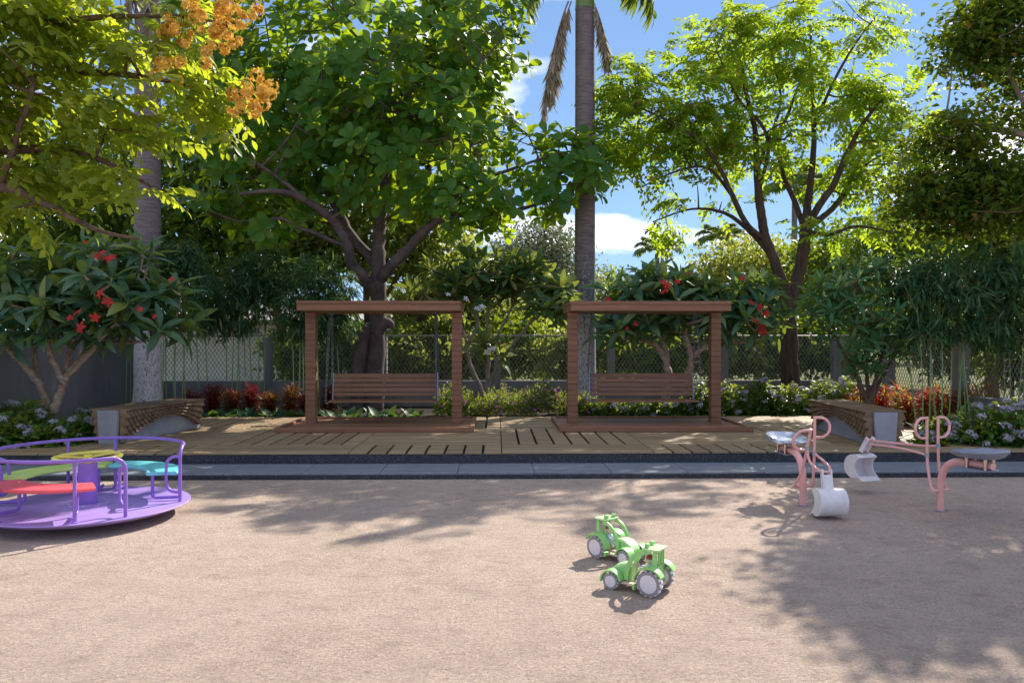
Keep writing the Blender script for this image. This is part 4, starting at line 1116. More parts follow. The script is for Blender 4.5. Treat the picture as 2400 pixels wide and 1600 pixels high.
# ------------------------------------------------------------------ feathery tree
GY = 17.0
fea = thing("feathery_tree", "tall airy tree with forked dark trunk and small sunlit leaflets", "tree", base_of(1852, GY - .3))
fea_limbs = [
    limb((1852, 962, GY - .3, .25), (1852, 900, GY - .3, .205), (1850, 820, GY - .3, .185), (1846, 740, GY - .3, .17), (1838, 680, GY - .3, .12), (1820, 625, GY - .4, .115), (1800, 575, GY - .4, .11), (1788, 530, GY - .4, .10), (1780, 470, GY - .4, .09), (1774, 400, GY - .3, .075), (1768, 300, GY - .2, .055), (1745, 200, GY, .04), (1730, 80, GY, .025)),
    limb((1847, 740, GY - .3, .12), (1858, 690, GY - .2, .135), (1870, 650, GY, .135), (1882, 590, GY, .14), (1888, 545, GY, .13), (1893, 480, GY + .1, .085), (1903, 400, GY + .1, .07), (1908, 300, GY + .2, .055), (1902, 180, GY + .3, .04), (1900, 60, GY + .3, .025)),
    limb((1888, 545, GY, .09), (1915, 490, GY - .2, .08), (1955, 430, GY - .3, .07), (1990, 350, GY - .3, .055), (2030, 280, GY - .2, .04), (2080, 220, GY, .025)),
    limb((1895, 530, GY, .075), (1950, 490, GY + .4, .065), (1990, 430, GY + .6, .055), (2030, 330, GY + .8, .045), (2075, 250, GY + .8, .03)),
    limb((1886, 540, GY, .07), (1862, 470, GY + .3, .06), (1835, 410, GY + .4, .05), (1825, 330, GY + .5, .045), (1850, 260, GY + .4, .035), (1875, 190, GY + .4, .025)),
    limb((1790, 560, GY - .4, .07), (1752, 528, GY - .6, .06), (1717, 460, GY - .8, .055), (1690, 400, GY - .9, .045), (1640, 330, GY - 1.0, .035), (1560, 280, GY - 1.1, .025), (1490, 250, GY - 1.1, .014)),
    limb((1800, 590, GY - .4, .06), (1760, 545, GY - .3, .055), (1700, 500, GY - .1, .04), (1620, 490, GY, .025), (1530, 520, GY, .013)),
    limb((1717, 460, GY - .8, .04), (1660, 395, GY - .6, .03), (1590, 400, GY - .5, .022), (1500, 440, GY - .5, .012)),
    limb((1780, 440, GY - .3, .05), (1800, 360, GY - .6, .045), (1790, 300, GY - .8, .035), (1730, 230, GY - 1.0, .025), (1680, 120, GY - 1.0, .016)),
    limb((1890, 540, GY, .05), (1940, 550, GY - .6, .04), (2010, 530, GY - .9, .028), (2090, 545, GY - 1.1, .014)),
    limb((1908, 300, GY + .2, .04), (1950, 200, GY, .035), (2000, 110, GY - .2, .025), (2060, 30, GY - .2, .015)),
    limb((1774, 400, GY - .3, .045), (1800, 330, GY + .2, .035), (1830, 230, GY + .4, .028), (1800, 100, GY + .4, .018)),
]
fea_ells = [(1850, 100, GY, 280, 110, 1.6), (1600, 260, GY - .6, 210, 100, 1.2), (1500, 380, GY - .5, 120, 70, 1.0), (1990, 220, GY, 190, 110, 1.5),
            (1760, 330, GY - .3, 190, 90, 1.4), (2020, 400, GY, 120, 80, 1.2), (1650, 480, GY - .3, 150, 50, 1.0), (1980, 530, GY - .7, 150, 40, .9),
            (1560, 520, GY, 80, 40, .6), (1460, 200, GY - .6, 90, 70, .8), (1430, 330, GY - .6, 60, 60, .6), (2130, 330, GY, 80, 110, .9), (1520, 300, GY - .5, 120, 90, .9), (1690, 110, GY - .6, 100, 90, 1.2)]
P, C = in_ells(fea_ells, 370, 1.5)
q = to_px(P); k_ = ~((q[:, 0] < 1720) & (q[:, 1] > 360) & (rng.random(len(P)) < 0.45)); P, C = P[k_], C[k_]
branches(fea, fea_limbs, P, B_['rough'], 5, 0.022, 0.006, 14, wob=0.03)
D = norm(norm(P - C) * np.array([1, 1, .5]) + rand_dirs(len(P)) * 0.8 + np.array([0, 0, 0.1]))
Pm = np.repeat(P, 6, 0) + rng.normal(0, 1, (len(P) * 6, 3)) * np.array([.16, .14, .07]); Dm = norm(np.repeat(D, 6, 0) + rand_dirs(len(P) * 6) * np.array([.9, .9, .45]))
pos, d, n, s = compound(Pm, Dm, 6, (0.40, 0.66), (0.105, 0.155), 0.35, 0.25)
put_leaves(fea, rhombT(0.24), pos, d, n, s, L['feather'])

# ------------------------------------------------------------------ golden flowering tree, near on the left
YY = 8.0
gold = thing("golden_tree", "yellow-green leafy tree with clusters of orange blossom reaching in overhead", "tree", base_of(-330, YY, 0.003))
gold_limbs = [
    limb((-330, 1190, YY, .17), (-325, 900, YY, .14), (-300, 650, YY, .12), (-250, 450, YY, .10), (-190, 250, YY, .085), (-120, 60, YY, .06), (-60, -120, YY, .04)),
    limb((-290, 600, YY, .075), (-120, 500, YY - .2, .06), (0, 440, YY - .3, .05), (110, 480, YY - .4, .035), (230, 540, YY - .4, .02), (330, 560, YY - .4, .01)),
    limb((-250, 450, YY, .075), (-80, 370, YY, .055), (80, 350, YY, .045), (220, 370, YY - .1, .03), (360, 440, YY - .2, .015)),
    limb((-200, 280, YY, .06), (-30, 200, YY + .2, .05), (150, 170, YY + .2, .04), (330, 180, YY + .1, .028), (500, 210, YY, .014)),
    limb((-140, 100, YY, .05), (60, 60, YY - .1, .04), (250, 40, YY - .2, .03), (430, 40, YY - .2, .018), (540, 60, YY - .2, .01)),
    limb((0, 440, YY - .3, .035), (40, 320, YY - .4, .028), (80, 200, YY - .5, .018)),
]
gold_ells = [(120, 120, YY, 240, 170, .9), (90, 20, YY, 200, 70, .6), (390, 90, YY - .1, 150, 110, .6), (210, 290, YY - .1, 190, 100, .7), (480, 230, YY, 110, 55, .4),
             (70, 380, YY, 130, 90, .7), (300, 430, YY - .3, 110, 50, .4), (120, 490, YY - .3, 100, 40, .4), (-120, 250, YY, 200, 300, 1.0)]
P, C = in_ells(gold_ells, 330, 1.7)
branches(gold, gold_limbs, P, B_['brown'], 6, 0.016, 0.0045, 9, wob=0.08)
D = norm(np.array([0.65, -0.25, 0.0]) + rand_dirs(len(P)) * 0.75 * np.array([1, 1, .45]))
Pm = np.repeat(P, 3, 0) + rng.normal(0, 0.06, (len(P) * 3, 3)); Dm = norm(np.repeat(D, 3, 0) + rand_dirs(len(P) * 3) * 0.7 * np.array([1, 1, .5]))
pos, d, n, s = compound(Pm, Dm, 5, (0.30, 0.46), (0.075, 0.118), 0.40, 0.18)
put_leaves(gold, T_OVAL, pos, d, n, s, L['gold'], 300)
def petal_ball(name, k, r, T, mat, size, flat=1.0, up=0.0):
    """a ball of small blossoms, each of four or five petals"""
    c = rand_dirs(k); c[:, 2] = c[:, 2] * flat + up
    c = norm(c); nn = 5
    pos = []; d = []; n = []; s = []
    e1 = norm(np.cross(c, np.tile([0.3, 0.5, 0.8], (k, 1)))); e2 = np.cross(c, e1)
    for j in range(nn):
        a = 2 * math.pi * j / nn + rng.random(k)[:, None] * 0.4
        rad = e1 * np.cos(a) + e2 * np.sin(a)
        pos.append(c * r * rng.uniform(.86, 1.0, (k, 1)) * np.array([1, 1, flat])); d.append(norm(rad + c * 0.45)); n.append(c - rad * .3); s.append(rng.uniform(size * .8, size * 1.15, k))
    return leaf_mesh(name, T, np.concatenate(pos), np.concatenate(d), np.concatenate(n), np.concatenate(s), mat)
orange_me = [petal_ball("blossom_cluster", 16, 0.055, T_QUAD, L['orange'], 0.045) for _ in range(3)]
for (px, py, rx, ry, k) in ((400, 130, 48, 65, 12), (432, 60, 44, 60, 9), (470, 110, 60, 45, 9), (490, 30, 60, 45, 9), (560, 25, 48, 45, 10), (545, 65, 35, 35, 5), (588, 212, 50, 40, 15), (570, 245, 40, 22, 5), (520, 95, 30, 35, 4)):
    for _ in range(k):
        u = rand_dirs(1)[0]
        p = at(px + u[0] * rx, py + u[2] * ry, YY - .35 + u[1] * .15) - Vector(gold.location)
        o = link("blossom_cluster", random.choice(orange_me), gold, p, (random.random() * 6, random.random() * 6, 0))
        sc = random.uniform(0.6, 1.05); o.scale = (sc, sc, sc)

# ------------------------------------------------------------------ dark tree on the right
DY = 12.2
dk = thing("maple_like_tree", "dense dark small-leaved tree whose boughs reach in above the bamboo", "tree", base_of(2720, DY, 0.003))
dk_limbs = [
    limb((2720, 1036, DY, .22), (2710, 800, DY, .19), (2690, 600, DY, .165), (2660, 450, DY, .15), (2640, 300, DY, .12), (2600, 100, DY, .10), (2560, -100, DY, .07), (2520, -300, DY, .04)),
    limb((2650, 400, DY, .10), (2540, 355, DY - .2, .085), (2440, 325, DY - .3, .07), (2350, 305, DY - .3, .055), (2270, 285, DY - .3, .035), (2190, 270, DY - .3, .018)),
    limb((2680, 540, DY, .09), (2540, 520, DY - .2, .07), (2400, 480, DY - .4, .055), (2280, 455, DY - .5, .035), (2160, 470, DY - .5, .016)),
    limb((2620, 200, DY, .08), (2500, 110, DY, .065), (2400, 40, DY - .1, .05), (2330, -40, DY - .2, .03)),
    limb((2440, 325, DY - .3, .045), (2380, 200, DY - .3, .035), (2330, 100, DY - .3, .022), (2250, 30, DY - .3, .012)),
    limb((2600, 100, DY, .07), (2750, -60, DY, .05), (2900, -150, DY, .03)),
    limb((2670, 500, DY, .08), (2820, 350, DY, .06), (2980, 250, DY, .03)),
]
dk_ells = [(2330, 110, DY - .2, 120, 110, 1.2), (2330, 60, DY - .2, 110, 90, 1.2), (2240, 330, DY - .3, 140, 75, 1.0), (2220, 480, DY - .4, 140, 80, .9), (2200, 440, DY - .4, 110, 60, .8), (2360, 470, DY - .4, 170, 90, 1.0), (2380, 430, DY - .4, 140, 90, 1.0),
           (2480, 160, DY, 150, 200, 1.3), (2600, -60, DY, 190, 110, 1.3), (2720, 150, DY, 130, 150, 1.2), (2390, -40, DY, 100, 80, 1.2)]
P, C = in_ells(dk_ells, 780, 2.0)
q = to_px(P); k_ = ~((q[:, 0] > 2380) & (rng.random(len(P)) < 0.5)); P, C = P[k_], C[k_]
branches(dk, dk_limbs, P, B_['plum'], 8, 0.022, 0.006, 10, wob=0.08)
Pm = np.repeat(P, 40, 0) + rng.normal(0, 1, (len(P) * 40, 3)) * np.array([.20, .18, .085])
d = norm(rand_dirs(len(Pm)) * np.array([1, 1, .5]) + np.array([0, 0, -.3])); n = norm(rand_dirs(len(Pm)) * .6 + np.array([0, 0, 1.0]))
put_leaves(dk, T_SMALL, Pm, d, n, rng.uniform(.095, .15, len(Pm)), L['maple'])

# ------------------------------------------------------------------ frangipanis, plumeria, rosette shrub
def blossom(name, mat, size, T):
    k = 5; a = np.arange(k) * 2 * math.pi / k
    d = np.stack([np.cos(a), np.sin(a), np.full(k, .35)], 1)
    n = np.stack([-np.cos(a) * .35, -np.sin(a) * .35, np.ones(k)], 1)
    return leaf_mesh(name, T, d * 0.006, d, n, np.full(k, size), mat)
T_PETAL = leafT([0.08, 0.26, 0.30, 0.10], 0.2, 0.35)
red_me = blossom("flower", L['redpetal'], 0.060, T_PETAL)
whi_me = blossom("flower", L['whitepetal'], 0.055, T_PETAL)
def flower(root, me, px, py, Y, sc=1.0):
    p = at(px, py, Y) - Vector(root.location)
    o = link("flower", me, root, p, (R(62) + random.uniform(-.5, .3), random.uniform(-.5, .5), random.uniform(-.6, .6)))
    o.scale = (sc, sc, sc)
def rosette_shrub(name, label, base, limbs, ells, nclus, nleaf, T, mat, bark, size, singles, spread=(20, 105), upw=0.8, bias=2.6, r_tip=.014, r_hub=.028, group=None, hub=4):
    t = thing(name, label, "tree", base, 0, group)
    P, C = in_ells(ells, nclus, bias)
    branches(t, limbs, P, bark, hub, r_hub, r_tip, 9, sag=0.02, wob=0.10)
    ax = norm(norm(P - C) * np.array([.6, .6, .4]) + np.array([0, -.12, upw]) + rand_dirs(nclus) * .2)
    pos, d, n, s = rosette(P, ax, nleaf, spread, size)
    put_leaves(t, T, pos, d, n, s, mat, singles, cell=20)
    return t
f1 = rosette_shrub("frangipani_tree", "low spreading frangipani with scattered red flowers beside the grey wall", base_of(118, 11.2), [
    limb((106, 962, 11.2, .062), (103, 925, 11.2, .055), (88, 892, 11.15, .052), (60, 862, 11.1, .046), (30, 830, 11.05, .040), (0, 800, 11.0, .030), (-60, 760, 11.0, .02)),
    limb((88, 892, 11.15, .045), (84, 858, 11.3, .042), (79, 815, 11.35, .036), (70, 760, 11.4, .028), (60, 700, 11.4, .02)),
    limb((128, 965, 11.1, .062), (138, 925, 11.1, .058), (148, 895, 11.1, .054), (132, 860, 11.1, .045), (114, 820, 11.0, .038), (100, 770, 10.95, .03), (120, 700, 10.9, .02)),
    limb((148, 895, 11.1, .048), (160, 862, 11.2, .045), (165, 815, 11.3, .04), (180, 760, 11.3, .03), (200, 690, 11.4, .02)),
    limb((150, 892, 11.1, .045), (185, 855, 11.0, .042), (215, 822, 10.9, .038), (250, 780, 10.85, .03), (310, 730, 10.8, .02)),
    limb((160, 872, 11.1, .04), (215, 812, 11.3, .034), (270, 804, 11.4, .028), (330, 800, 11.4, .02), (400, 780, 11.4, .014)),
], [(200, 690, 11.1, 190, 105, .75), (60, 690, 11.1, 100, 110, .7), (340, 740, 11.1, 120, 80, .6), (240, 620, 11.2, 140, 50, .6), (40, 790, 10.9, 80, 40, .4), (130, 790, 10.9, 70, 30, .3)], 118, 9, T_FRANG, L['frang'], B_['frang'], (.34, .50), 300, (18, 112))
for (px, py, sc) in ((228, 600, .8), (240, 592, .9), (262, 604, 1.1), (250, 606, .8), (235, 688, 1.15), (252, 708, 1.2), (182, 732, 1.05), (222, 744, 1.05), (190, 767, 1.25), (165, 745, .8), (402, 655, .7), (327, 725, .7), (362, 742, .6), (201, 568, .5)):
    flower(f1, red_me, px, py, 10.25, sc)
f2 = rosette_shrub("frangipani_tree", "broad frangipani with red flowers rising behind the swing by the palm", base_of(1590, 15.1), [
    limb((1560, 962, 15.1, .085), (1562, 900, 15.1, .075), (1565, 860, 15.1, .068), (1550, 825, 15.1, .06), (1520, 800, 15.0, .05), (1450, 790, 14.9, .035), (1390, 760, 14.9, .02)),
    limb((1565, 860, 15.1, .06), (1558, 815, 15.2, .055), (1545, 780, 15.3, .045), (1520, 720, 15.3, .03), (1500, 680, 15.3, .02)),
    limb((1620, 962, 15.0, .08), (1612, 890, 15.0, .072), (1622, 840, 15.0, .065), (1612, 800, 15.0, .052), (1600, 760, 15.0, .04), (1580, 690, 15.0, .025)),
    limb((1622, 840, 15.0, .06), (1650, 815, 14.9, .05), (1690, 800, 14.9, .04), (1760, 800, 14.8, .028), (1820, 770, 14.8, .016)),
    limb((1630, 835, 15.0, .05), (1662, 795, 15.2, .042), (1710, 760, 15.2, .032), (1750, 700, 15.2, .02)),
], [(1540, 690, 15.1, 170, 50, .9), (1600, 740, 15.1, 200, 60, .8), (1740, 740, 15.0, 105, 80, .7), (1460, 760, 15.0, 90, 50, .7), (1570, 660, 15.2, 80, 30, .6), (1770, 690, 15.2, 60, 40, .5)], 150, 9, T_FRANG, L['frang'], B_['frang'], (.36, .54), 300, (15, 112))
for (px, py, sc) in ((1556, 662, 1.2), (1565, 668, 1.1), (1560, 678, 1.1), (1552, 685, .9), (1588, 660, .9), (1612, 640, .6), (1740, 652, .9), (1760, 708, 1.0), (1781, 720, 1.3), (1795, 735, 1.3), (1770, 752, 1.3), (1786, 762, 1.2), (1787, 777, 1.4), (1425, 702, 1.0), (1490, 759, .8), (1470, 770, .7)):
    flower(f2, red_me, px, py, 14.2, sc)
pl = rosette_shrub("plumeria_tree", "many-stemmed plumeria with white flowers standing between the two swings", base_of(1135, 15.4), [
    limb((1132, 962, 15.4, .05), (1128, 915, 15.4, .045), (1105, 860, 15.4, .04), (1095, 810, 15.4, .035), (1120, 760, 15.4, .032), (1100, 700, 15.4, .025), (1060, 670, 15.4, .015)),
    limb((1140, 955, 15.4, .05), (1142, 900, 15.4, .045), (1145, 850, 15.4, .04), (1142, 790, 15.4, .036), (1145, 720, 15.4, .03), (1140, 640, 15.4, .018)),
    limb((1145, 900, 15.4, .04), (1170, 850, 15.3, .034), (1215, 790, 15.2, .03), (1255, 745, 15.1, .025), (1300, 720, 15.1, .018)),
    limb((1144, 860, 15.4, .035), (1165, 790, 15.5, .03), (1195, 730, 15.5, .025), (1230, 660, 15.5, .018)),
    limb((1100, 830, 15.4, .03), (1080, 760, 15.3, .026), (1050, 720, 15.2, .022), (1010, 700, 15.2, .015)),
], [(1130, 635, 15.4, 130, 45, .7), (1240, 640, 15.5, 70, 40, .6), (1290, 710, 15.1, 75, 60, .6), (1030, 680, 15.2, 80, 35, .5), (1100, 690, 15.3, 50, 25, .4), (1145, 820, 14.8, 55, 26, .25), (1145, 825, 14.8, 55, 26, .25), (1200, 660, 15.4, 110, 50, .6)], 98, 13, T_PLUM, L['plum'], B_['plum'], (.29, .43), 300, (15, 110), hub=3, r_hub=.02, r_tip=.012)
for (px, py) in ((1148, 818), (1152, 822), (1142, 825), (1156, 816), (1118, 722), (1124, 726), (1130, 718), (1092, 700), (945, 682), (1050, 690)):
    flower(pl, whi_me, px, py, 14.5, 1.0)
rs = rosette_shrub("rosette_shrub", "round glossy green shrub on thin forked stems beside a curved bench", base_of(2040, 11.9), [
    limb((2038, 985, 11.9, .07), (2036, 950, 11.9, .062), (2022, 915, 11.9, .042), (2008, 880, 11.9, .034), (1985, 845, 11.9, .026), (1960, 790, 11.9, .016)),
    limb((2036, 950, 11.9, .05), (2034, 900, 11.9, .036), (2030, 860, 11.9, .03), (2025, 790, 11.9, .022), (2000, 700, 11.9, .014)),
    limb((2038, 948, 11.9, .05), (2050, 900, 11.8, .036), (2058, 860, 11.8, .03), (2075, 800, 11.8, .02), (2090, 720, 11.8, .012)),
    limb((2040, 945, 11.9, .045), (2062, 895, 12.0, .03), (2090, 845, 12.0, .02), (2120, 800, 12.0, .012)),
], [(2000, 700, 11.9, 125, 85, .75), (2040, 790, 11.8, 95, 70, .6), (1940, 720, 11.9, 70, 60, .5), (2060, 640, 12.1, 130, 50, .7), (2030, 850, 11.8, 55, 30, .35)], 160, 9, T_ROS, L['ros'], B_['brown'], (.17, .26), 300, (12, 105), r_hub=.014, r_tip=.006, hub=5)

# ------------------------------------------------------------------ palms
def frond(root, p, yaw, el, Ln, droop, nl, leaf, mat, hang=0.5, name="frond", tw=0.8):
    p = Vector(p); h = Vector((math.cos(yaw), math.sin(yaw), 0)); pts = []
    for i in range(13):
        t = i / 12
        pts.append(p + h * (Ln * t * math.cos(el) * (1 - .25 * droop * t * t)) + Vector((0, 0, Ln * (t * math.sin(el) - droop * t * t * .75))))
    org = Vector(root.location)
    ts = np.linspace(.10, 1.0, nl); A = np.array([tuple(q) for q in pts])
    idx = ts * 12; i0 = np.minimum(idx.astype(int), 11); fr = (idx - i0)[:, None]
    c = A[i0] * (1 - fr) + A[i0 + 1] * fr; tan = norm(A[i0 + 1] - A[i0])
    side = norm(np.cross(tan, np.array([0, 0, 1.0]) + np.array(h) * .05))
    pos = []; d = []; n = []; s = []
    for sg in (-1, 1):
        dd = norm(side * sg * tw + tan * .65 + np.array([0, 0, -hang]) + rng.normal(0, .12, (nl, 3)))
        pos.append(c); d.append(dd); n.append(np.cross(dd, tan) * sg + rng.normal(0, .2, (nl, 3))); s.append(leaf * (.45 + .75 * np.sin(ts * 2.7)) * rng.uniform(.85, 1.1, nl))
    me = leaf_mesh(name, T_LANCE, np.concatenate(pos), np.concatenate(d), np.concatenate(n), np.concatenate(s), mat, org)
    o = link(name, me, root)
    b = MB(); b.tube([q - org for q in pts], [.03 * Ln / 3, .006], 6); b.build("midrib", B_['culm'] if mat != L['palmdry'] else B_['plum'], o)
    return o
def palm(label, px, Y, prof, ztop, fr, dry, Lf=3.0, nl=64, leaf=.62, shaft=1.1, lean=0.0, group=None, zb=0.14, hang=0.5):
    x = at(px, 800, Y).x
    t = thing("palm_tree", label, "palm", (x, Y, zb), 0, group)
    b = MB(); pts = []; rad = []
    for i in range(25):
        f = i / 24; pts.append((lean * f * f, 0, (ztop - zb) * f)); rad.append(float(np.interp(f, *prof)) * (1 + .012 * (i % 2)))
    b.tube(pts, rad, 20); b.build("trunk", B_['palm'], t)
    top = Vector((lean, 0, ztop - zb))
    r = rad[-1]
    b = MB(); b.tube([top, top + Vector((0, 0, shaft * .3)), top + Vector((0, 0, shaft))], [r * 1.04, r * .95, r * .45], 16, smooth=3); b.build("crownshaft", B_['shaft'], t)
    cen = Vector(t.location) + top + Vector((0, 0, shaft))
    for (yaw, el, k, dr) in fr: frond(t, cen, R(yaw), R(el), Lf * k, dr, nl, leaf, L['palm'], hang)
    for (dx, ln, yaw) in dry: frond(t, Vector(t.location) + top + Vector((dx, -r * .8, .10)), R(yaw), R(-66), ln, .62, int(nl * 1.3), leaf * .75, L['palmdry'], 2.2, "dry_frond", .22)
    return t
palm("tall grey palm trunk with white mottling between the swings and hanging dry fronds", 1371, 16.0, ([0, .08, .5, 1], [.27, .225, .21, .20]), 8.52,
     [(200, 45, 1, .75), (160, 40, 1, .7), (6, 30, .82, 1.26), (-30, 36, .72, 1.28), (40, 40, 1.0, 1.0), (-120, 45, 1, .8), (100, 50, 1, .6), (176, 24, .62, 1.25)],
     [(-.36, 1.7, 205), (.16, .9, -20), (-.30, 1.5, 215)], leaf=.6)
palm("grey mottled palm trunk rising behind the red-flowered frangipani on the left", 346, 14.2, ([0, .08, .5, 1], [.28, .235, .225, .215]), 8.05,
     [(30, 35, 1, .6), (90, 40, 1, .6), (150, 40, 1, .6), (210, 40, .9, .6), (270, 45, .8, .5), (330, 40, .9, .6)],
     [(-.12, 1.0, 200), (.05, .9, -40)], leaf=.6)
far_fr = [(a, e, 1, .7) for a, e in zip(range(0, 360, 26), (35, 55, 25, 60, 40, 30, 65, 45, 25, 50, 35, 60, 30, 45))]
palm("small far palm standing alone against the sky above the right swing", 1540, 44.0, ([0, 1], [.20, .13]), 6.5, far_fr, [], 2.1, 54, .42, .3, zb=0.0, hang=.2)
palm("hazy far palm seen through the forked trunk of the airy tree", 1862, 40.0, ([0, 1], [.20, .13]), 9.2, far_fr, [], 3.0, 60, .6, .4, zb=0.0, hang=.2)
palm("far palm showing low behind the airy tree's left branches", 1690, 46.0, ([0, 1], [.20, .13]), 7.4, far_fr, [], 2.4, 50, .5, .3, zb=0.0, hang=.12)

# ------------------------------------------------------------------ bamboo
def bamboo(label, culms, ells, nclus, Y, leaf=(.15, .25), per=11):
    t = thing("bamboo_clump", label, "bamboo", base_of(sum(c[0] for c in culms) / len(culms), Y))
    org = Vector(t.location)
    for (px, ptop, ytop, dy) in culms:
        a = at(px, 800, Y + dy); a.z = 0.15; c = at(ptop, ytop, Y + dy)
        b = MB(); P = catmull([a, a.lerp(c, .5) + Vector((random.uniform(-.04, .04), 0, 0)), c], 8)
        b.tube([q - org for q in P], [.0125, .007], 6)
        for i in range(1, 9):
            q = a.lerp(c, i / 9) - org
            b.tube([q - Vector((0, 0, .006)), q + Vector((0, 0, .006))], .0145, 6)
        b.build("culm", B_['culm'], t)
    P, C = in_ells(ells, nclus, 2.2)
    Pm = np.repeat(P, per, 0) + rng.normal(0, .04, (nclus * per, 3))
    out = np.repeat(norm((P - C) * np.array([1, 1, .3]) + rand_dirs(nclus) * .35 + np.array([0, -.3, 0])), per, 0)
    d = norm(out * .75 + rand_dirs(len(Pm)) * np.array([1.0, .9, .45]) + np.array([0, 0, -.28]))
    n = norm(np.array([0, 0, 1.0]) + rand_dirs(len(Pm)) * .5)
    put_leaves(t, T_LANCE, Pm, d, n, rng.uniform(leaf[0], leaf[1], len(Pm)) * 1.0, L['bamboo'])
    tw = MB()
    for k in range(0, nclus, 3):
        q = Vector(P[k]); cc = min(culms, key=lambda u: abs(at(u[1], u[2], Y + u[3]).x - q.x))
        a = at(cc[0], 800, Y + cc[3]); e = at(cc[1], cc[2], Y + cc[3]); f = min(.95, max(.45, (q.z - .2) / max(e.z, .5)))
        a.z = .15; s0 = a.lerp(e, f)
        tw.tube([s0 - org, s0.lerp(q, .6) + Vector((0, 0, .08)) - org, q - org], [.005, .002], 4, caps=False)
    tw.build("twigs", B_['culm'], t)["kind"] = "stuff"
    return t
cu = lambda pxs, top, sp=30, dz=.25: [(p, p + random.uniform(-sp, sp), top + random.uniform(-30, 40), random.uniform(-dz, dz)) for p in pxs]
bamboo("dark bamboo clump with thin green culms in front of the right-hand fence", cu([2150, 2163, 2178, 2196, 2205, 2222, 2240, 2252, 2266, 2281, 2355, 2368, 2382, 2395, 2410], 700), 
       [(2240, 690, 11.6, 150, 95, .75), (2370, 660, 11.4, 110, 110, .7), (2150, 640, 11.8, 100, 70, .6), (2330, 770, 11.3, 110, 45, .45), (2190, 770, 11.4, 80, 45, .4)], 700, 11.5)
bamboo("dark bamboo clump behind the left swing's outer post", cu([690, 700, 712, 722, 735, 748, 762, 772, 785, 800], 620, 18), [(745, 690, 15.3, 85, 105, .6), (790, 740, 15.2, 50, 60, .4), (700, 760, 15.2, 60, 45, .4)], 420, 15.3, (.16, .26))
bamboo("dark bamboo clump over the red-leaved plants left of the swing", cu([530, 541, 553, 566, 578, 592, 606, 618, 470, 490], 620, 18), [(560, 690, 15.4, 110, 95, .6), (620, 640, 15.5, 90, 60, .6), (500, 740, 15.3, 60, 60, .4)], 470, 15.4, (.16, .26))
bamboo("slender bamboo clump beside the left palm's foot", cu([372, 380, 390, 402, 412, 424, 436, 318, 306, 295], 600, 14), [(430, 640, 14.4, 70, 75, .5), (400, 600, 14.5, 60, 50, .4)], 210, 14.5, (.15, .24))

# ------------------------------------------------------------------ hydrangeas
head_me = [petal_ball("flower_head", 34, 0.072, T_QUAD, L['lilacpetal'], 0.030, 0.62, 0.35) for _ in range(3)]
ordn = ["first", "second", "third", "fourth", "fifth", "sixth", "seventh", "eighth", "ninth", "tenth", "eleventh", "twelfth"]
def hydrangea(label, px, Y, z0, w, h, heads, dens=1.0, grp="white hydrangea bushes"):
    x = at(px, 800, Y).x
    t = thing("hydrangea_bush", label, "bush", (x, Y, z0), 0, grp)
    nl = int(900 * dens * w / .5)
    u = rand_dirs(nl); u[:, 2] = np.abs(u[:, 2]); r = rng.random(nl) ** .4
    pos = np.array([x, Y, z0]) + u * r[:, None] * np.array([w, w * .8, h]) * rng.uniform(.85, 1.08, (nl, 1))
    d = norm(u * np.array([1, 1, .4]) + rand_dirs(nl) * .7); n = norm(np.array([0, 0, 1.0]) + u * .5 + rand_dirs(nl) * .5)
    put_leaves(t, T_OVAL, pos, d, n, rng.uniform(.065, .12, nl), L['hyd'], name="foliage")
    b = MB()
    for k in range(9):
        a = random.random() * 6.28; q = random.uniform(.2, .75)
        b.tube([(random.uniform(-.05, .05), random.uniform(-.05, .05), 0), (math.cos(a) * w * q * .5, math.sin(a) * w * q * .4, h * .5), (math.cos(a) * w * q, math.sin(a) * w * q * .8, h * .85)], [.008, .004], 5)
    b.build("stems", B_['brown'], t)
    for k in range(heads):
        a = random.uniform(-2.9, -.2) if random.random() < .8 else random.uniform(0, 6.28); e = random.uniform(.12, 1.35)
        v = Vector((math.cos(a) * math.cos(e) * w, math.sin(a) * math.cos(e) * w * .8, math.sin(e) * h)) * 1.04
        o = link("flower_head", random.choice(head_me), t, v, (random.uniform(-.4, .5), random.uniform(-.4, .4), random.random() * 6))
        sc = random.uniform(.6, 1.0); o.scale = (sc, sc, sc)
    return t
zD = DECK_Z
hyL = [(20, 10.35, .42, .44, 8), (120, 10.45, .38, .36, 8), (60, 10.9, .5, .58, 8), (185, 10.85, .34, .38, 7), (-60, 10.6, .45, .55, 3), (215, 11.9, .42, .42, 7), (310, 12.6, .42, .40, 6), (60, 12.0, .5, .55, 6)]
lbL = ["white hydrangea bush at the left edge of the picture, lowest on the deck", "white hydrangea bush between the left edge and the merry-go-round rail, at the deck's edge",
       "tall white hydrangea bush under the frangipani's left stems", "white hydrangea bush touching the near end of the left bench", "white hydrangea bush cut off by the left edge of the picture",
       "white hydrangea bush behind the near half of the left bench", "white hydrangea bush at the foot of the left palm trunk", "white hydrangea bush against the solid grey wall"]
for (px, Y, w, h, k), lb in zip(hyL, lbL): hydrangea(lb, px, Y, .15, w, h, k)
hyR = [(2300, 10.35, .50, .58, 15), (2395, 10.2, .50, .62, 11), (2220, 10.6, .38, .40, 9), (2370, 10.9, .45, .62, 6), (2175, 10.2, .20, .22, 3)]
lbR = ["white hydrangea bush behind the grey digger seat on the right", "white hydrangea bush cut off by the right edge of the picture", "white hydrangea bush between the right digger's grips and its seat",
       "white hydrangea bush at the foot of the right-hand fence posts", "smallest white hydrangea bush at the near end of the right bench"]
for (px, Y, w, h, k), lb in zip(hyR, lbR): hydrangea(lb, px, Y, .15, w, h, k)
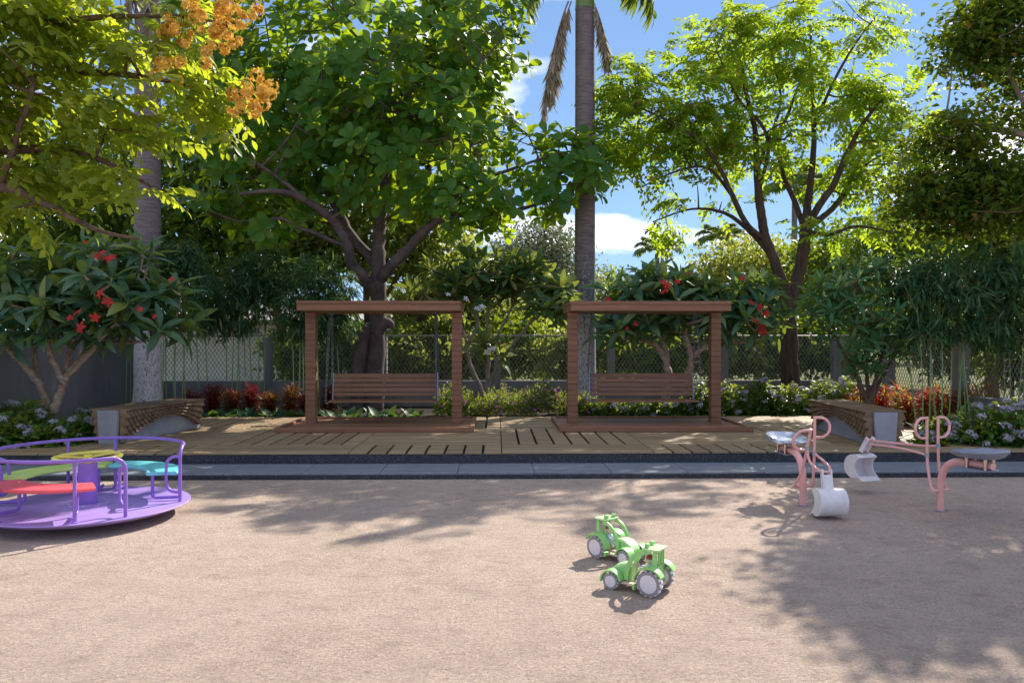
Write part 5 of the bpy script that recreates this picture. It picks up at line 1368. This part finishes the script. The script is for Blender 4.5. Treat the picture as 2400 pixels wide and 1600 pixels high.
for i, px in enumerate((1640, 1705, 1775, 1850, 1925, 1990)):
    hydrangea(f"sunlit white hydrangea bush, {ordn[i]} in the row from the right swing to the round shrub", px, 14.9 - .12 * (i % 2), .15, .42, .64 + .05 * (i % 3), 10, 1.5)
for i, px in enumerate((1390, 1455, 1520, 1585)):
    hydrangea(f"shaded white hydrangea bush behind the right swing's platform, {ordn[i]} from the palm trunk", px, 14.75, .15, .36, .30, 5, 1.0)

# ------------------------------------------------------------------ red-leaved ti plants, broad ground leaves, flower beds
def ti(label, px, Y, h, warm, grp, k=5, mt='ti'):
    x = at(px, 800, Y).x
    t = thing("ti_plant", label, "plant", (x, Y, .15), 0, grp)
    PP = []; AX = []; RN = []
    b = MB()
    for j in range(k):
        a = random.random() * 6.28; r = random.uniform(.02, .17); hh = h * random.uniform(.7, 1.05)
        top = Vector((math.cos(a) * r, math.sin(a) * r, hh))
        b.tube([(math.cos(a) * r * .4, math.sin(a) * r * .4, 0), top], [.010, .007], 5)
        for z in np.linspace(.35, 1.0, 4):
            PP.append((x + top.x * z, Y + top.y * z, .15 + hh * z)); AX.append((0, 0, 1)); RN.append(z)
    b.build("stems", B_['brown'], t)
    P = np.array(PP); pos, d, n, s = rosette(P, np.array(AX, float) + rand_dirs(len(P)) * .15, 11, (15, 100), (.15, .24))
    rr = np.clip(np.repeat(1.0 - np.array(RN), 11) * .5 + rng.random(len(pos)) * (.15 + warm * .62), 0, .98)
    put_leaves(t, T_STRAP, pos, d, n, s, L[mt], rnd=rr)
    t.children[-1]['kind'] = 'stuff'
    return t
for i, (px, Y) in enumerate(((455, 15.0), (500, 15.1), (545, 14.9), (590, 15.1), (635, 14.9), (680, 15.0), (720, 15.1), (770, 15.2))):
    ti(f"red ti plant coloured darker for the shaded bed, {ordn[i]} from the left bench", px, Y, .52 if i % 2 else .44, .5, "ti plants left of the swing", 8, "tishaded")
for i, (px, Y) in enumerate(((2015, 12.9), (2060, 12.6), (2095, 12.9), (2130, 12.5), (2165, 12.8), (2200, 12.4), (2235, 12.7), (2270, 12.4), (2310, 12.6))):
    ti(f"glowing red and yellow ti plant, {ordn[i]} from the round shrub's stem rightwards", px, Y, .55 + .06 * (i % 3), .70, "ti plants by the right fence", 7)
def ground_leaf(label, px, Y, grp, k=14):
    x = at(px, 800, Y).x; t = thing("broad_leaf_plant", label, "plant", (x, Y, .15), 0, grp)
    P = np.array([(x, Y, .17)] * 2); P[1, 0] += .12; pos, d, n, s = rosette(P, np.array([[0, -.2, 1.0]] * 2), k // 2, (25, 85), (.20, .32))
    put_leaves(t, T_HEART, pos, d, n, s, L['hosta'], 14, cell=6)
for i, px in enumerate((485, 530, 575, 620, 665, 705)):
    ground_leaf(f"low broad-leaved green plant at the deck's back edge, {ordn[i]} from the left bench", px, 14.45, "broad-leaved plants by the left bench")
for i, px in enumerate((770, 820, 870, 915, 960)):
    ground_leaf(f"low broad-leaved green plant behind the left swing's platform, {ordn[i]} from its outer post", px, 14.45, "broad-leaved plants behind the left swing")
for i, px in enumerate((2160, 2195, 2235)):
    ground_leaf(f"low broad-leaved green plant between the right bench and the hydrangeas, {ordn[i]} from the bench", px, 11.7, "broad-leaved plants by the right bench")
def flower_bed(label, px0, px1, Y0, Y1, h, n, fl):
    x0, x1 = at(px0, 800, Y0).x, at(px1, 800, Y0).x
    X = rng.uniform(x0, x1, n); Yv = rng.uniform(Y0, Y1, n)
    hz = h * (.72 + .22 * np.sin(X * 5.1) * np.cos(X * 2.3 + 1) + .16 * np.sin(X * 17 + Yv * 9)) * rng.random(n) ** .6 * rng.choice([1.0, 1.0, 1.0, 1.25], n)
    t = thing("flower_bed", label, "flower bed", ((x0 + x1) / 2, Y0, .15)); t["kind"] = "stuff"
    pos = np.stack([X, Yv, .15 + hz], 1); d = norm(rand_dirs(n) + np.array([0, 0, .8])); nn = norm(rand_dirs(n) + np.array([0, -.3, .6]))
    put_leaves(t, T_THIN, pos, d, nn, rng.uniform(.05, .10, n), L['low'], name="foliage")
    m = rng.random(n) < fl; q = pos[m] + np.array([0, -.02, .05]); k = len(q)
    c = norm(rand_dirs(k) * .5 + np.array([0, -.6, .7])); e1 = norm(np.cross(c, np.tile([.3, .5, .8], (k, 1)))); e2 = np.cross(c, e1)
    A = [norm(e1 * math.cos(j * 1.5708) + e2 * math.sin(j * 1.5708) + c * .3) for j in range(4)]
    me = leaf_mesh("blossoms", T_QUAD, np.tile(q, (4, 1)), np.concatenate(A), np.tile(c, (4, 1)), np.full(4 * k, .034), L['magpetal'], tuple(t.location))
    link("blossoms", me, t)["kind"] = "stuff"
flower_bed("low bed of small magenta and purple flowers between the two swings", 1015, 1330, 14.4, 15.4, .52, 9000, .055)
flower_bed("narrow strip of purple flowers at the foot of the tall palm", 1330, 1420, 14.4, 15.3, .42, 2200, .05)

# ------------------------------------------------------------------ beyond the fence
def bg_tree(name, label, px, Y, ells, nleaf, mat, size, base_z=0.012, trunk=.12, clump=14, spread=.28, flat=.6, cat="tree", grp=None):
    t = thing(name, label, cat, base_of(px, Y, base_z), 0, grp)
    nc = max(1, nleaf // clump)
    P, C = in_ells(ells, nc, 2.4)
    P[:, 2] = np.maximum(P[:, 2], .25)
    e0 = ells[0]; top = at(e0[0], e0[1], e0[2])
    b0 = Vector(t.location)
    limbs = [([b0, b0.lerp(top, .45) + Vector((random.uniform(-.1, .1), 0, 0)), b0.lerp(top, .9)], [trunk, trunk * .7, trunk * .35])]
    for e in ells[1:4]:
        c = at(e[0], e[1], e[2]); s0 = b0.lerp(top, .4); limbs.append(([s0, s0.lerp(c, .5) + Vector((0, 0, .15)), c], [trunk * .5, trunk * .35, trunk * .15]))
    branches(t, limbs, P[::3], B_['brown'], 5, trunk * .22, trunk * .06, 8)
    m = nc * clump
    pos = np.repeat(P, clump, 0) + rng.normal(0, 1, (m, 3)) * spread * np.array([1, 1, flat]); pos[:, 2] = np.maximum(pos[:, 2], .1)
    d = norm(rand_dirs(m) + np.array([0, 0, -.25])); n = norm(rand_dirs(m) * .8 + np.array([0, 0, .8]))
    put_leaves(t, T_SMALL, pos, d, n, rng.uniform(size[0], size[1], m), mat)
    return t
G = "trees beyond the fence"
bg_tree("background_tree", "dark dense tree beyond the fence left of the left palm trunk", 340, 21, [(120, 420, 21, 260, 190, 2.2), (60, 620, 20.5, 200, 150, 1.8), (270, 560, 20.5, 150, 150, 1.5)], 9000, L['bgA'], (.18, .30), trunk=.2, grp=G)
bg_tree("background_tree", "dark leafy tree beyond the fence between the left palm and the huge tree", 722, 21.5, [(520, 400, 21.5, 220, 230, 2.0), (430, 620, 21, 150, 140, 1.5), (640, 590, 21, 170, 120, 1.5)], 11000, L['bgA'], (.18, .30), trunk=.2, grp=G)
bg_tree("background_tree", "bright backlit leafy tree behind the huge tree's forked trunk", 860, 21.5, [(850, 540, 21.5, 190, 120, 1.6), (1000, 560, 21, 130, 100, 1.2), (720, 570, 21, 120, 90, 1.2)], 6000, L['bgB'], (.18, .30), trunk=.16, grp=G)
bg_tree("background_tree", "tall tree hidden deep behind the huge tree's crown", 980, 22, [(1010, 230, 21.8, 150, 130, 1.2), (880, 330, 21.8, 130, 120, 1.2), (1080, 340, 21.8, 90, 90, 1.0)], 6500, L['bgB'], (.18, .30), trunk=.2, grp=G)  # added out of sight to keep the sun off the left boundary wall
bg_tree("background_tree", "silvery grey-green tree behind the tall palm trunk", 1275, 30, [(1265, 580, 30, 100, 70, 2.2), (1290, 650, 30, 110, 60, 2.0), (1210, 620, 30, 70, 60, 1.6)], 9000, L['bgS'], (.12, .20), trunk=.2, spread=.35, grp=G)
bg_tree("background_tree", "pale green rounded tree just right of the tall palm trunk", 1425, 42, [(1425, 680, 42, 60, 55, 2.4), (1480, 720, 42, 90, 45, 2.4)], 5000, L['bgB'], (.16, .26), trunk=.2, spread=.4, grp=G)
bg_tree("background_tree", "yellow blossoming tree behind the forked dark trunk", 1780, 26, [(1750, 610, 26, 110, 55, 1.8), (1830, 640, 26, 110, 70, 1.8), (1680, 640, 26, 70, 40, 1.2)], 5200, L['bgY'], (.12, .20), trunk=.15, spread=.3, grp=G)
bg_tree("background_tree", "mid green tree filling the gap between the airy tree and the bamboo", 2000, 24, [(2010, 600, 24, 170, 90, 2.0), (2160, 560, 24, 150, 100, 2.0), (1960, 690, 23, 120, 80, 1.5)], 8000, L['bgA'], (.16, .26), trunk=.18, grp=G)
bg_tree("background_tree", "dark tree behind the bamboo at the right edge", 2330, 19, [(2320, 560, 19, 150, 120, 1.5), (2420, 640, 19, 150, 140, 1.5)], 7000, L['bgA'], (.15, .24), trunk=.18, grp=G)
bg_tree("background_tree", "light green tree seen behind the plumeria between the two swings", 1080, 24, [(1080, 650, 24, 120, 80, 1.6), (1000, 720, 23.5, 110, 70, 1.4), (1170, 730, 23.5, 110, 60, 1.4)], 6500, L['bgB'], (.16, .26), trunk=.15, grp=G)
for i, (px, py, rx, ry, Y, mt) in enumerate(((1240, 745, 120, 55, 52, 'bgA'), (1400, 755, 120, 50, 58, 'bgB'), (1560, 740, 130, 60, 55, 'bgA'), (1730, 745, 130, 65, 56, 'bgB'), (1900, 735, 140, 75, 52, 'bgA'), (2080, 730, 140, 85, 54, 'bgA'), (940, 745, 140, 60, 54, 'bgA'))):
    bg_tree("far_tree", f"distant tree on the low skyline, {['first right of', 'second right of', 'third right of', 'fourth right of', 'fifth right of', 'sixth right of', 'first left of'][i]} the silvery tree", px, Y, [(px, py, Y, rx, ry, 3.0), (px + rx * .5, py + 20, Y, rx * .6, ry * .7, 2.5), (px - rx * .5, py + 25, Y, rx * .6, ry * .7, 2.5)], 4000, L[mt], (.30, .50), trunk=.25, spread=.6, grp="distant skyline trees")
G2 = "hedge bushes beyond the fence"
for i, (px, Y, py, rx, ry, mt) in enumerate(((690, 20.6, 830, 75, 60, 'bgA'), (800, 20.9, 800, 80, 75, 'bgB'), (935, 20.4, 830, 70, 60, 'bgB'), (1030, 21.4, 800, 75, 80, 'bgB'), (1120, 20.6, 835, 75, 55, 'bgB'), (1210, 21.2, 810, 75, 75, 'bgA'), (1310, 20.5, 825, 70, 65, 'bgB'),
                                            (1405, 20.0, 800, 80, 85, 'bgB'), (1500, 19.6, 825, 85, 70, 'bgA'), (1600, 20.2, 800, 85, 90, 'bgA'), (1700, 19.7, 815, 85, 75, 'bgB'), (1800, 20.0, 800, 80, 85, 'bgA'), (1905, 19.6, 810, 85, 75, 'bgA'))):  # bgB here puts a sunlit look into the bushes' leaf colour
    bg_tree("hedge_bush", f"loose green bush beyond the back fence, {['first','second','third','fourth','fifth','sixth','seventh','eighth','ninth','tenth','eleventh','twelfth','thirteenth'][i]} along from the white house wall", px, Y, [(px, py, Y, rx, ry, .6), (px + rx * .6, py + 40, Y, rx * .6, ry * .5, .5)], 1800, L[mt], (.13, .22), trunk=.04, spread=.16, cat="bush", grp=G2)
for i, (px, Y) in enumerate(((2120, 15.5), (2230, 13.6), (2330, 12.4))):
    xw = 8.9 + .3 * i; pxx = to_px(np.array([[xw, Y, 1.0]]))[0][0]
    bg_tree("hedge_bush", f"loose green bush beyond the right-hand fence, {ordn[i]} from the far corner", pxx, Y, [(pxx, 760, Y, 80, 90, .7), (pxx + 40, 840, Y, 70, 60, .6)], 1800, L['bgA'], (.12, .20), trunk=.04, spread=.16, cat="bush", grp=G2)
# a white house behind the hedge
hp = at(620, 800, 25.0)
hs = thing("white_house", "low white house with pale roof glimpsed through the back fence", "house", (hp.x, 25.0, 0.012))
m = MB(); m.cbox(-3.6, 6.6, 0, 4.0, 0, 2.15, .01); m.build("wall", M['white'], hs, smooth=False)
m = MB(); m.add([(-4.0, -.5, 2.16), (7.0, -.5, 2.16), (7.0, 4.5, 2.16), (-4.0, 4.5, 2.16), (-2.0, 2.0, 3.0), (5.0, 2.0, 3.0), (-4.0, -.5, 2.28), (7.0, -.5, 2.28), (7.0, 4.5, 2.28), (-4.0, 4.5, 2.28)],
      [(3, 2, 1, 0), (0, 1, 7, 6), (1, 2, 8, 7), (2, 3, 9, 8), (3, 0, 6, 9), (6, 7, 5, 4), (7, 8, 5), (8, 9, 4, 5), (9, 6, 4)]); m.build("roof", M['rooftile'], hs, smooth=False)
for x in (2.2, 4.4):
    m = MB(); m.cbox(x - .5, x + .5, -.06, -.003, .75, 1.75, .01); w = m.build("window", M['greywall'], hs, smooth=False)
    m = MB(); m.cbox(x - .42, x + .42, -.075, -.062, .83, 1.67, .004); m.build("pane", M['steel'], w, smooth=False)
m = MB(); m.cbox(5.4, 6.2, -.06, -.003, .0, 1.9, .01); m.build("door", M['greywall'], hs, smooth=False)
